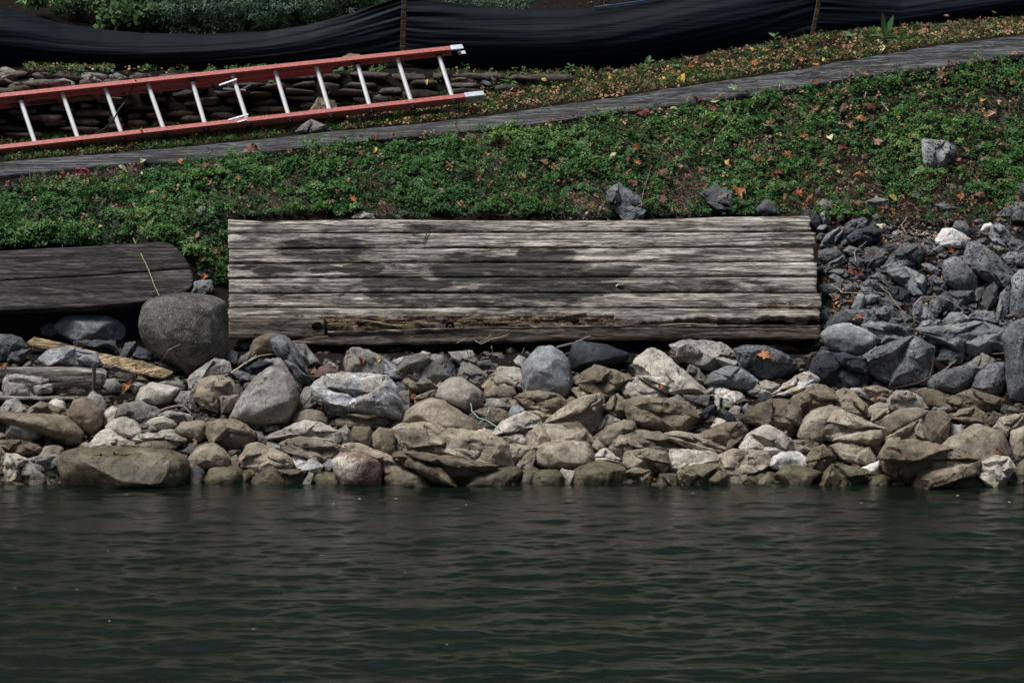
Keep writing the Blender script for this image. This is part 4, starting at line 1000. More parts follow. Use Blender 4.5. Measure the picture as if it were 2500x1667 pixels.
d a 458,965 560,908 630,878 645,930 540,1005 480,1005
d a 353,1005 420,963 482,990 482,1045 400,1065 353,1055
s f 493,1035 540,1003 640,1008 658,1060 620,1090 520,1058
s f 488,1085 530,1053 620,1108 628,1155 590,1160 520,1125
d a 678,925 760,898 842,930 855,1005 800,1015 720,965
d a 828,930 900,790 980,818 1055,880 950,985 870,1005
m a 985,985 1080,878 1180,778 1362,783 1383,850 1340,945 1240,965 1100,1015|grey pitted slab in the middle of the dark rock pile
w a 1508,725 1580,628 1660,618 1760,678 1823,720 1780,805 1640,805 1520,765|white and brown rock below the ground cover at right
m r 1668,615 1700,548 1790,558 1843,630 1835,705 1760,685
w r 1928,655 1970,578 2040,563 2062,600 1990,665
m a 2028,705 2040,600 2100,568 2180,618 2235,720 2200,800 2060,765
g a 2058,785 2120,758 2193,808 2170,845 2080,825
m a 2198,765 2260,718 2380,750 2380,840 2260,850
m a 2148,905 2220,848 2380,858 2380,980 2180,960
m a 2098,495 2200,398 2300,368 2400,390 2400,560 2200,540|dark pitted boulder at the right edge below the ground cover
d r 2288,200 2400,188 2400,350 2310,340
m a 1798,905 1830,758 1920,768 2080,880 2255,1070 2235,1170 2140,1180 1960,1090 1820,990|wide diagonal pitted slab in the upper right rock pile
m r 1568,1045 1580,948 1680,888 1780,938 1893,1060 1905,1165 1850,1245 1700,1210 1600,1140|large oval pitted light grey rock in the right pile
m r 1368,965 1440,948 1543,1020 1530,1080 1450,1070
s a 1478,825 1540,783 1613,830 1570,880
m a 1448,1105 1500,1063 1600,1138 1613,1225 1530,1250 1470,1180
s a 1028,1025 1220,993 1300,1068 1400,1078 1423,1140 1400,1250 1290,1250 1170,1140|slate rock with light blue-grey top in the right pile
m a 788,1165 860,1108 940,1118 1015,1190 960,1245 800,1220
k a 1068,1175 1160,1178 1260,1228 1263,1340 1170,1350 1080,1270
s r 703,1375 760,1248 830,1258 822,1350 790,1445 730,1450
s r 818,1265 900,1243 978,1270 950,1315 830,1355|small light blue-grey stone beside the right side of the panel
d r 478,1505 560,1428 640,1403 733,1470 722,1535 560,1568 458,1568
d a 938,1435 1020,1368 1120,1388 1193,1480 1150,1545 1050,1535
m a 1288,1445 1310,1338 1370,1328 1443,1400 1515,1515 1500,1575 1330,1570
d a 1438,1405 1460,1318 1530,1288 1565,1400 1500,1490
d a 1518,1285 1600,1228 1863,1218 1840,1310 1740,1390 1580,1410
s r 1578,1505 1640,1428 1740,1418 1865,1500 1800,1550 1600,1540
m a 1828,1465 1900,1398 2060,1418 2125,1515 2000,1540
m a 1848,1305 1900,1198 1970,1178 1993,1230 1900,1320
d a 1948,1335 1990,1198 2060,1138 2098,1190 2085,1330 1990,1410
m a 2088,1435 2130,1248 2220,1148 2233,1250 2180,1470 2110,1500
m r 2218,1410 2240,1100 2300,1038 2400,1008 2400,1510 2250,1500|tall pitted grey rock at the right edge of the pile
d a 1178,1475 1210,1438 1273,1480 1270,1550 1190,1530
d a 628,1155 700,1138 743,1180 722,1230 640,1230
g f 838,365 950,328 1060,348 1045,425 900,460
m a 1498,385 1600,368 1685,420 1640,470 1540,430
s a 1268,325 1330,268 1393,268 1380,338 1300,345
g a 28,265 80,233 133,250 80,320
d a 380,1420 470,1380 520,1420 480,1480 400,1490
d a 400,1160 560,1140 600,1200 520,1280 410,1260
d a 640,1400 760,1440 900,1400 940,1500 800,1560 700,1530
d a 960,1290 1060,1280 1180,1340 1150,1400 1000,1380
d a 880,1080 960,1040 1040,1090 1060,1150 960,1130
@ 1800 0 3.357
m a 1517,1160 1545,1148 1650,1178 1710,1163 1813,1235 1765,1290 1740,1400 1640,1420 1540,1350 1525,1250|lone grey block-shaped rock in the ground cover at upper right
p a 1745,1060 1780,1038 1803,1060 1780,1090 1740,1090
g r 160,1210 190,1198 212,1228 190,1240
@ 1200 450 2.94
d a 828,65 920,0 1060,88 1103,180 1065,260 955,260 850,140|dark rock behind the middle right of the panel top
d a 1500,70 1600,18 1720,58 1745,190 1640,200 1540,120|grey rock among red leaves behind the panel
d r 1888,180 1960,103 2035,130 2075,220 1920,240|dark rounded rock behind the panel near its right end
p r 515,180 545,155 575,170 560,195
p r 560,205 585,182 605,195 590,212
p r 665,210 690,190 700,215 685,232
p r 480,155 505,140 522,155 505,170
g r 695,140 725,120 740,138 720,152
@ 600 0 3.357
g a 410,1080 480,1020 540,983 640,1028 620,1085 500,1095|grey triangular stone between the ladder and the timber beam
p f 1600,895 1680,868 1740,878 1815,912 1700,930|flat pale stone beneath the lower ladder rail
b f 765,485 840,440 950,455 960,490 830,500|flat stone peeking over the upper ladder rail before the fabric
b f 1700,650 1760,625 1850,640 1960,690 1800,700
d a 1920,690 1940,610 2000,590 2060,640 2040,720
b a 520,930 600,800 720,830 800,930 700,990 560,990|upright brown stone behind the ladder rungs at the wall foot
@ 0 0 3.357
g f -20,560 60,556 140,590 130,640 -20,650
g a -20,600 100,598 160,630 120,680 -20,690
r r 290,585 350,553 402,572 380,620 310,620
b f 440,635 480,583 640,598 665,655 560,670
g f 648,605 760,596 875,620 865,665 720,680
d r 878,615 960,598 1045,640 1000,665 900,660
g f 68,685 130,648 282,648 285,700 150,700
b r 18,735 80,678 180,678 293,720 200,760 40,760
g r 410,705 440,640 520,630 608,670 615,715 450,725|rounded pale grey stone on the wall top above the ladder
b f 1048,620 1230,608 1245,640 1060,665
b a 290,690 330,660 390,690 400,740 300,740
d a 610,690 680,640 750,680 740,720 620,720
g f 800,675 860,643 945,655 905,690
@ 500 450 2.94
g a -60,190 -30,160 0,165 5,240 -40,250
p a -180,290 -170,190 -150,180 -135,240 -145,270
d a -60,640 -20,600 55,600 60,680 0,700
m a -130,760 -60,700 40,690 55,770 -20,810 -100,800
g a 1060,240 1120,190 1200,210 1230,255
'''
BOULDER = [(339,790),(344,765),(351,745),(366,731),(402,721),(462,718),(521,726),(548,738),(553,765),(555,860),(530,900),(490,916),(452,915),(400,880),(362,848),(345,822)]
LAND = [('big granite boulder', 450, 815), ('panel lower left corner', 575, 830), ('egg-shaped boulder', 650, 975), ('white-veined block', 865, 960), ('upright oval boulder', 1335, 905),
        ('tan dome boulder', 1075, 1020), ('overhanging brown slab', 1110, 1090), ('long low boulder', 300, 1135), ('big pale slab', 1630, 900),
        ('oak leaf rock', 1870, 870), ('black angular rock', 2045, 905), ('tall dark edge rock', 2475, 880), ('brown waterline block', 2270, 1125),
        ('oval pitted rock', 2340, 670), ('diagonal pitted slab', 2420, 650), ('panel top right corner', 1985, 530), ('lone block-shaped rock', 2290, 385),
        ('rusty iron rod', 230, 920), ('white and purple rock', 875, 1140), ('large brown lumpy rock', 1640, 1010), ('oblong tan boulder', 1380, 1115),
        ('brown wedge-shaped rock', 2080, 1050), ('wet olive boulder', 2350, 1170), ('middle pitted slab', 2240, 630), ('slate rock with pale top', 2250, 690),
        ('blocky pale rock', 1690, 1120), ('round pale stone', 1120, 960), ('panel lower right corner', 2005, 820), ('ladder wall top', 120, 190), ('massive dark rock', 2180, 880)]
CW = {'t': 'tan', 'b': 'brown', 'g': 'grey', 'p': 'pale', 'w': 'whitish', 's': 'slate-blue', 'd': 'dark grey', 'k': 'black', 'm': 'pitted grey', 'o': 'olive', 'r': 'reddish', 'v': 'veined blue', 'q': 'two-tone', 'c': 'granite'}
def auto_label(c, shp, pts):
    a = np.array(pts); w_, h_ = np.ptp(a[:, 0]), np.ptp(a[:, 1]); x, y = a.mean(0)
    s = math.sqrt(w_*h_); size = 'tiny' if s < 26 else 'small' if s < 48 else 'medium' if s < 90 else 'large'
    form = 'flat' if (shp == 'f' or w_ > 2.3*h_) else 'upright' if h_ > 1.25*w_ else {'a': 'angular', 'r': 'rounded'}[shp]
    best = sorted((math.hypot(x-lx, (y-ly)*1.3), n, lx, ly) for n, lx, ly in LAND)
    d, n, lx, ly = best[0] if best[0][0] > 22 else best[1]
    dx, dy = x-lx, y-ly; v = '' if abs(dy) < 30 else ('above ' if dy < 0 else 'below '); h = '' if abs(dx) < 35 else ('left of ' if dx < 0 else 'right of ')
    rel = v+h or 'beside '
    dist = 'just ' if d < 85 else '' if d < 170 else ''
    return f"{size} {CW[c]} {form} rock {dist}{rel}the {n}"
def clean_hull(bm):
    r = bmesh.ops.convex_hull(bm, input=bm.verts)
    bmesh.ops.delete(bm, geom=[g for g in set(r['geom_interior']+r['geom_unused']) if isinstance(g, bmesh.types.BMVert)], context='VERTS')
def hull_rock(pts, y0, kind, rs, lean=.45, thick=1.0, name='rock', mat=None, seg=None, disp=1.0):
    a = np.array(pts, float); c = a.mean(0); a = c+(a-c)*(1.09 if kind == 'r' else 1.13)*(.96 if name == 'boulder' else 1)
    mpp = (y0-CAMY)/F
    w_, h_ = np.ptp(a[:, 0]), np.ptp(a[:, 1]); pyb = a[:, 1].max()
    S = math.sqrt(w_*h_)*mpp
    T = thick*min(.5*S, .95*h_*mpp, .6*w_*mpp)
    def yy(py, off): return y0+.12*T+lean*(pyb-py)*mpp+off
    fl = .8 if kind == 'f' else 1
    def shell(a, c, T, off=0.):
        pv = [P(x, y, yy(y, off)) for x, y in a]
        ww, hh = np.ptp(a[:, 0]), np.ptp(a[:, 1])
        if kind == 'r':
            for s_, o_ in ((.88, .5), (.62, .85), (.3, 1.0)):
                for x, y in a:
                    q = c+(np.array((x, y))-c)*s_; pv.append(P(q[0], q[1], yy(q[1], off-T*o_*rs.uniform(.95, 1.05)))); pv.append(P(q[0], q[1], yy(q[1], off+T*o_)))
        else:
            rc = np.array((c[0]+rs.uniform(-.16, .16)*ww, c[1]+rs.uniform(-.05, .22)*hh))
            for i, (x, y) in enumerate(a):
                if rs.random() < .3: continue
                s_ = rs.uniform(.25, .78); q = rc+(np.array((x, y))-rc)*s_
                pv.append(P(q[0], q[1], yy(q[1], off-T*fl*rs.uniform(.6, 1.08))))
                if rs.random() < .5:
                    s_ = rs.uniform(.84, .95); q = rc+(np.array((x, y))-rc)*s_; pv.append(P(q[0], q[1], yy(q[1], off-T*fl*rs.uniform(.25, .55))))
                s_ = rs.uniform(.4, .8); q = c+(np.array((x, y))-c)*s_; pv.append(P(q[0], q[1], yy(q[1], off+T*rs.uniform(.6, 1.))))
        return pv
    sets = []
    if kind == 'r' or S < .13: sets.append((shell(a, c, T), 3))
    else:
        sets.append((shell(a, c, T*.78), 3))
        n_ = len(a)
        for k in range(2 if S < .26 else 4):
            # a broken block standing proud of the body: part of the outline with its own front
            i0 = rs.randrange(n_); m_ = max(3, int(n_*rs.uniform(.4, .6))); sub = np.array([a[(i0+j) % n_] for j in range(m_)])
            sc_ = sub.mean(0)*.62+c*.38; inner = [c+(q-c)*rs.uniform(.05, .3) for q in sub[::-1]]
            q = np.array(list(sub)+inner); qc = q.mean(0); q = qc+(q-qc)*rs.uniform(.86, .985)
            sets.append((shell(q, qc, T*rs.uniform(.35, .6), -T*rs.uniform(.3, .62)), 2))
    base = P(c[0], pyb, y0); o_ = rs.uniform(0, 80); A = disp*(.55 if kind == 'r' else 1.)
    L = seg or max(.009, min(.018, S*.06)); out = bmesh.new(); tmp = bpy.data.meshes.new('t')
    for pv, ncut in sets:
        bm = bmesh.new()
        for v in pv: bm.verts.new(Vector(v-base))
        clean_hull(bm)
        if name != 'boulder':
            cen = Vector((0, 0, 0))
            for v in bm.verts: cen += v.co
            cen /= len(bm.verts)
            for _ in range(rs.randint(ncut-1, ncut+2) if kind != 'r' else rs.randint(1, 3)):
                nn = Vector((rs.gauss(0, .8), -1+rs.gauss(0, .3), rs.gauss(.15, .75))).normalized()
                dmax = max((v.co-cen).dot(nn) for v in bm.verts)
                bmesh.ops.bisect_plane(bm, geom=list(bm.verts)+list(bm.edges)+list(bm.faces), plane_co=cen+nn*dmax*(rs.uniform(.66, .92) if kind != 'r' else rs.uniform(.76, .93)), plane_no=nn, clear_outer=True)
                q = [v.co.copy() for v in bm.verts]; bm.clear()
                for v in q: bm.verts.new(v)
                clean_hull(bm)
        for _ in range(6):
            es = [e for e in bm.edges if e.calc_length() > L*1.45]
            if not es: break
            bmesh.ops.subdivide_edges(bm, edges=es, cuts=1)
            bmesh.ops.triangulate(bm, faces=[f for f in bm.faces if len(f.verts) > 3])
        for k in range(3 if kind == 'r' else 1): bmesh.ops.smooth_vert(bm, verts=bm.verts, factor=.5 if kind == 'r' else .28, use_axis_x=True, use_axis_y=True, use_axis_z=True)
        bm.normal_update()
        for v in bm.verts:
            p = v.co+Vector((o_, o_*.7, -o_))
            n1 = noise.noise(p*(2.2/S))*(.026 if kind != 'r' else .07)*S
            q = noise.noise(p*(1.9/S)+Vector((5, 2, 8)))
            st = abs(noise.noise(p*(2.3/S)+Vector((9, 1, 4)))); n1 -= max(0, .06-st)*(.6 if kind != 'r' else .35)*S*(1 if q > 0 else 0)
            n2 = noise.fractal(p*(7/S), .72, 2.1, 4)*(.018 if kind != 'r' else (.019 if name != 'boulder' else .013))*S
            n4 = noise.fractal(p*34, .9, 2., 2)*.004
            v.co += v.normal*(A*(n1+n2)+n4)
        bm.to_mesh(tmp); bm.free(); out.from_mesh(tmp)
    me = bpy.data.meshes.new(name); out.to_mesh(me); out.free(); bpy.data.meshes.remove(tmp)
    me.polygons.foreach_set('use_smooth', [True]*len(me.polygons))
    if kind != 'r': me.set_sharp_from_angle(angle=R(30))
    me.materials.append(mat)
    return link(name, me, None, base)
rock_list = []
def build_rocks():
    rs = random.Random(5); ox = oy = 0; s = 1; ents = []
    for ln in ROCKS.strip().splitlines():
        if ln[0] == '@': _, ox, oy, s = ln.split(); ox, oy, s = float(ox), float(oy), float(s); continue
        body, _, lab = ln.partition('|'); c, shp, *pp = body.split()
        pts = [(ox+float(q.split(',')[0])/s, oy+float(q.split(',')[1])/s) for q in pp]
        ents.append([c, shp, pts, lab.strip(), s])
    # waterline rocks continue under the surface
    labs = {}
    for e in ents:
        c, shp, pts, lab, s = e
        if not lab: e[3] = '@'+auto_label(c, shp, pts); labs.setdefault(e[3], []).append(e)
    ORD = ['leftmost', 'second from left', 'third from left', 'fourth from left', 'fifth from left', 'sixth from left']
    for k, v in labs.items():
        v.sort(key=lambda e: np.mean([q[0] for q in e[2]]))
        for i, e in enumerate(v):
            b_ = k[1:]
            if len(v) == 2: b_ += ', '+('left' if i == 0 else 'right')+' one'
            elif len(v) > 2: b_ += ', '+ORD[i]
            e[3] = b_
    for c, shp, pts, lab, s in ents:
        pyb = max(q[1] for q in pts); cx = np.mean([q[0] for q in pts])
        wet = pyb > 1168
        if wet: wetj = rs.uniform(-.12, .04)
        if wet: pts = [(x, y if y < pyb-14 else y+22) for x, y in pts]; pyb += 22
        top = min(q[1] for q in pts); hpx = pyb-top
        y0 = G(cx, pyb if not wet else 1182) + (wetj if wet else 0)
        if c == 'c': continue
        lean = .45 if hpx < 130 else .3
        o = hull_rock(pts, y0, shp, rs, lean=lean, mat=M[c], name='rock', disp=1.15)
        tag(o, lab, 'rock', 'rocks of the shore and the rock pile'); rock_list.append(o)
    o = hull_rock(BOULDER, G(450, 905)+.02, 'r', rs, lean=.25, thick=.95, name='boulder', mat=M['c'], disp=.35)
    tag(o, 'big rounded dark speckled granite boulder between the dark planks and the timber panel', 'boulder'); rock_list.append(o)
build_rocks()
# ---------------- leaf scatter (vectorised)
def rot_frames(n, up, jitter):
    """random frames whose z axis is near 'up'"""
    z = up+RNG.normal(0, jitter, (n, 3)); z /= np.linalg.norm(z, axis=1)[:, None]
    t = RNG.normal(0, 1, (n, 3)); x = np.cross(z, t); x /= np.linalg.norm(x, axis=1)[:, None]
    return x, np.cross(z, x), z
def leaflets(C, size, nl, spread=.6, up=(0, -.35, .9), jit=.35, wd=.55, droop=.25):
    """C centres (n,3): each gets nl leaflets radiating around it; returns V,F"""
    n = len(C); x, y, z = rot_frames(n, np.array(up), jit); size = np.broadcast_to(size, (n,))
    Vs = []
    a0 = RNG.uniform(0, 6.283, n)
    for k in range(nl):
        a = a0+k*6.283/nl+RNG.normal(0, .25, n); s = size*RNG.uniform(.7, 1.15, n)
        d = x*np.cos(a)[:, None]+y*np.sin(a)[:, None]; sd = -x*np.sin(a)[:, None]+y*np.cos(a)[:, None]
        li = RNG.uniform(-.1, .45, n)
        b = C+d*(s*.15)[:, None]
        tip = C+d*s[:, None]+z*(s*(li-droop))[:, None]
        m = C+d*(s*.6)[:, None]+z*(s*li*.9)[:, None]
        Vs.append(np.stack((b, m+sd*(s*wd*.5)[:, None], tip, m-sd*(s*wd*.5)[:, None]), 1))
    V = np.concatenate(Vs, 0).reshape(-1, 3); q = np.arange(len(V)).reshape(-1, 4)
    return V, q, np.tile(np.arange(n), nl)
def stuff(name, V, q, tint_q, mat, label=None):
    o = mesh_obj(name, V, q, mat, origin=(0, 0, 0)); set_attr(o, 'tint', np.repeat(np.clip(tint_q, 0, 1), q.shape[1])); return tag(o, kind='stuff')
def groundpts(n, fn):
    out = []
    rs = random.Random(n)
    while len(out) < n:
        q = fn(rs)
        if q is not None: out.append(q)
    return out
def veg_low(px): return np.interp(px, [-900, 0, 330, 430, 470, 500, 556, 560, 1985, 2010, 2100, 2300, 2500, 3200], [640, 612, 600, 605, 660, 690, 700, 532, 532, 545, 548, 550, 545, 560])
def density(px, py):
    n = noise.noise(Vector((px*.008, py*.013, 3)))+.5*noise.noise(Vector((px*.025, py*.04, 8)))
    d = 1.15+1.25*n
    # bare brown thatch patches seen in the photo
    for cx_, cy_, rx, ry in ((560, 480, 110, 22), (760, 505, 110, 26), (920, 520, 80, 16), (1400, 505, 130, 32), (1560, 490, 130, 32), (1680, 395, 150, 40), (1780, 430, 120, 40), (2150, 470, 130, 30), (2000, 480, 120, 40), (2300, 520, 180, 40), (1150, 340, 60, 10), (1300, 320, 70, 10), (520, 640, 40, 40), (640, 440, 70, 14), (420, 520, 70, 26)):
        e = ((px-cx_)/rx)**2+((py-cy_)/ry)**2
        if e < 1.2: d -= (1.2-e)*.42
    if px > 1150: d -= .05+.22*min(1, (py-I(px, PYL))/250)
    return d
def cover():
    def f(rs):
        px = rs.uniform(-700, 3100); lo_ = I(px, PYL)+8+10*max(0, min(1, (500-px)/300)); hi = veg_low(px); py = rs.uniform(lo_, hi)
        if rs.random() > density(px, py): return None
        return px, py
    pts = groundpts(34000, f); C = []; T = []
    for px, py in pts:
        p = GP(px, py); n = noise.noise(Vector((px*.02, py*.03, 1))); n2 = noise.noise(Vector((px*.006, py*.01, 5)))
        h = .012+.085*max(0, .4+1.1*n+.8*n2)*random.uniform(.45, 1.)
        edge = (py-I(px, PYL))/60
        if edge < .5: h *= .6
        p[2] += h; p[1] -= h*.3; C.append(p); T.append(.36+.35*n2+.5*(h/.11-.5)+.15*(1-min(1, max(0, (py-300)/300)))+random.gauss(0, .13))
    C = np.array(C); T = np.array(T)
    V, q, ci = leaflets(C, RNG.uniform(.014, .034, len(C)), 6, wd=.6, jit=.4)
    stuff('ground_cover', V, q, T[ci]+RNG.normal(0, .08, len(ci)), M['clover'])
    def fk(rs):
        q = f(rs)
        return q if q and noise.noise(Vector((q[0]*.012, q[1]*.02, 20))) > .12 else None
    pts = groundpts(3600, fk); C = np.array([GP(*p) for p in pts]); C[:, 2] += RNG.uniform(.05, .11, len(C)); C[:, 1] -= .02
    V, q, ci = leaflets(C, RNG.uniform(.02, .042, len(C)), 5, wd=.34, jit=.5); stuff('fern_leaves', V, q, np.clip(RNG.normal(.62, .2, len(q)), 0, 1), M['clover'])
    # dry stems and thatch
    def g(rs):
        px = rs.uniform(-400, 2900); lo_ = I(px, PYL)+6; hi = veg_low(px); py = rs.uniform(lo_, hi)
        return (px, py) if rs.random() > density(px, py)*.75+.1 else None
    blades('dry_stems', groundpts(14000, g), (.04, .15), .0014, M['straw'], lay=.85, lift=.03)
def blades(name, pts, ln, wd, mat, lay=.3, lift=.0, tint=None, curve=.5):
    n = len(pts); B = np.array([GP(*p) for p in pts]); B[:, 2] += RNG.uniform(0, 1, n)*lift
    a = RNG.uniform(0, 6.283, n); up = np.array((0, -.2, 1.))
    hz = np.stack((np.cos(a), np.sin(a)*.6, np.sin(a)*.25), 1); L = RNG.uniform(*ln, n)
    ly = np.clip(RNG.normal(lay, .2, n), 0, 1)[:, None]; d = hz*ly+up*(1-ly); d /= np.linalg.norm(d, axis=1)[:, None]
    cv = RNG.normal(0, curve, (n, 1)); sd = np.cross(d, np.array((0, -1, .2))); sd /= np.linalg.norm(sd, axis=1)[:, None]+1e-6
    Vs = []
    for k, t in enumerate((0, .35, .7, 1.)):
        c = B+d*(L*t)[:, None]+sd*(L[:, None]*cv*t*t*.5)+np.array((0, 0, -.35))*(L*t*t*.5)[:, None]*ly
        w_ = wd*(1.15-t)
        s2 = np.cross(d, np.array((.2, -1, .1))); s2 /= np.linalg.norm(s2, axis=1)[:, None]+1e-6
        Vs += [c+s2*w_, c-s2*w_]
    V = np.stack(Vs, 1).reshape(-1, 3); b = np.arange(n)[:, None]*8
    q = np.concatenate([b+np.array([[0, 1, 3, 2]])+2*k for k in range(3)], 0)
    t_ = RNG.uniform(0, 1, n) if tint is None else tint
    o = mesh_obj(name, V, q, mat, origin=(0, 0, 0)); set_attr(o, 'tint', np.repeat(np.clip(t_, 0, 1), 8)); tag(o, kind='stuff')
cover()
def strip_pts(rs, x0=-600, x1=3100):
    px = rs.uniform(x0, x1); k = int(np.clip((px+1600)/5, 0, len(_cols)-1)); lo_ = _rp[9, k]-1; hi = _rp[10, k]-2
    if px > 1150: hi = _rp[11, k]
    py = rs.uniform(hi, lo_); return px, py
def strip():
    def f(rs):
        px, py = strip_pts(rs); n = noise.noise(Vector((px*.015, py*.04, 6)))
        return (px, py) if rs.random() < .65+n else None
    blades('grass', groundpts(17000, f), (.02, .06), .0028, M['grass'], lay=.5, lift=.005)
    pts = groundpts(5200, f); C = np.array([GP(*p) for p in pts]); C[:, 2] += RNG.uniform(.005, .035, len(C))
    V, q, ci = leaflets(C, RNG.uniform(.012, .028, len(C)), 4, wd=.55, jit=.5); stuff('low_weeds', V, q, RNG.uniform(0, .9, len(q)), M['clover'])
    def wt(rs):
        px = rs.uniform(-500, 1450); k = int((px+1600)/5); f = max(0, min(1, (px-800)/450)); lo_ = _rp[11, k]+(_rp[10, k]-_rp[11, k])*f*.9; py = rs.uniform(_rp[12, k]-3, lo_+3)
        return (px, py) if noise.noise(Vector((px*.02, py*.05, 2)))+rs.random()*.3 > .28 else None
    pts = groundpts(900, wt); C = np.array([GP(*p) for p in pts]); C[:, 2] += RNG.uniform(.01, .05, len(C)); C[:, 1] -= .02
    V, q, ci = leaflets(C, RNG.uniform(.012, .028, len(C)), 4, wd=.55, jit=.5); stuff('low_weeds', V, q, RNG.uniform(.1, .9, len(q)), M['clover'])
    pts = groundpts(350, wt); C = np.array([GP(*p) for p in pts]); C[:, 2] += RNG.uniform(.01, .05, len(C)); C[:, 1] -= .02
    V, q, ci = leaflets(C, RNG.uniform(.012, .03, len(C)), 2, wd=.9, jit=.5); stuff('leaf_litter', V, q, RNG.uniform(0, .8, len(q)), M['litter'])
    # leaf litter crumbs
    def l(rs):
        px, py = strip_pts(rs); return (px, py) if rs.random() < (.35 if px < 900 else .9) else None
    def l2(rs):
        px = rs.uniform(-300, 2800); py = rs.uniform(I(px, PYL)+8, veg_low(px))
        return (px, py) if rs.random() < .22+.6*max(0, min(1, (px-1100)/1000)) else None
    def l3(rs):
        px = rs.uniform(2000, 2900); py = rs.uniform(530, 820); return (px, py)
    P_ = [(p, 0) for p in groundpts(3000, l)]+[(p, 1) for p in groundpts(3600, l2)]+[(p, 2) for p in groundpts(900, l3)]
    C = np.array([GP(*p) for p, _ in P_]); kind = np.array([k for _, k in P_]); C[:, 2] += np.where(kind == 1, RNG.uniform(.02, .07, len(C)), RNG.uniform(.004, .03, len(C)))
    s = np.where(kind == 0, RNG.uniform(.016, .040, len(C)), RNG.uniform(.012, .036, len(C)))
    V, q, ci = leaflets(C, s, 3, wd=.8, jit=.6, up=(0, -.4, .8)); stuff('leaf_litter', V, q, np.clip(RNG.beta(1.6, 2.2, len(C))[ci]+np.where(kind == 1, -.1, .0)[ci], 0, 1), M['litter'])
strip()
# ---------------- ray casting on the finished solids so that small things rest on them
bpy.context.view_layer.update(); DG = bpy.context.evaluated_depsgraph_get()
def hit(px, py):
    o = Vector((0, CAMY, CAMZ)); d = (Vector(P(px, py, 2.))-o).normalized(); 
    org = o
    for _ in range(6):
        ok, loc, nrm, idx, ob, mt = sc.ray_cast(DG, org, d)
        if not ok: return Vector(GP(px, py)), Vector((0, -.4, .9))
        if ob.get('kind') == 'stuff' and ob.name.split('.')[0] != 'gravel': org = loc+d*.004; continue
        return loc, nrm
    return loc, nrm
# ---------------- single fallen leaves
def leaf_shape(kind, sd):
    rs = random.Random(sd)
    if kind == 'maple': prof = [(0, -.12), (.14, -.32), (.42, -.38), (.34, -.16), (.62, .0), (.44, .10), (.55, .34), (.30, .24), (.24, .42), (.12, .36), (0, .78)]
    elif kind == 'oak': prof = [(0, -.55), (.10, -.42), (.10, -.28), (.34, -.30), (.16, -.12), (.38, .02), (.18, .16), (.30, .36), (.12, .38), (.10, .56), (0, .72)]
    else: prof = [(0, -.5), (.16, -.38), (.30, -.15), (.34, .08), (.26, .30), (.12, .48), (0, .62)]
    ol = prof+[(-x, y) for x, y in prof[-2:0:-1]]
    bend, fold, tw = rs.uniform(-1.5, 1.5), rs.uniform(.3, 1.9), rs.uniform(-1.2, 1.2)
    def z(x, y): return .35*bend*y*y+fold*.5*abs(x)**1.3+tw*x*y+.16*math.sin(5*x+sd)*math.sin(4*y+1+sd)
    V = [(0, 0, z(0, 0))]; n = len(ol)
    for s in (.5, 1.):
        V += [(x*s*(1+rs.uniform(-.08, .08)), y*s*(1+rs.uniform(-.06, .06)), z(x*s, y*s)) for x, y in ol]
    Fc = [(0, 1+i, 1+(i+1) % n) for i in range(n)]+[(1+i, 1+n+i, 1+n+(i+1) % n, 1+(i+1) % n) for i in range(n)]
    k = len(V); V += [(-.015, -.1, z(0, -.1)), (.015, -.1, z(0, -.1)), (.02, -.62, -.03), (-.0, -.62, -.03)]; Fc.append((k, k+1, k+2, k+3)); return V, Fc
LM = {}
def leaf_mesh(kind, col, v):
    key = (kind, col, v)
    if key not in LM:
        V, Fc = leaf_shape(kind, v*13+len(kind)); me = bpy.data.meshes.new('leaf'); me.from_pydata(V, [], Fc); me.materials.append(M['leaf_'+col])
        LM[key] = me
    return LM[key]
LRS = random.Random(21)
def put_leaf(px, py, col, size, kind='maple', label=None, group=None, up=.015):
    loc, nrm = hit(px, py)
    o = bpy.data.objects.new('leaf', leaf_mesh(kind, col, LRS.randrange(7))); sc.collection.objects.link(o)
    z = (nrm*.6+Vector((LRS.gauss(0, .35), -.35+LRS.gauss(0, .25), .55+LRS.gauss(0, .2)))).normalized()
    x = z.cross(Vector((LRS.gauss(0, 1), LRS.gauss(0, 1), LRS.gauss(0, 1)))).normalized(); y = z.cross(x)
    s = size*(loc.y-CAMY)/F*1.1
    m = Matrix((x*s*LRS.uniform(.55, 1), y*s*LRS.uniform(.75, 1.1), z*s)).transposed().to_4x4(); m.translation = loc+Vector((0, -.006, up)); o.matrix_world = m
    return tag(o, label, 'leaf', group)
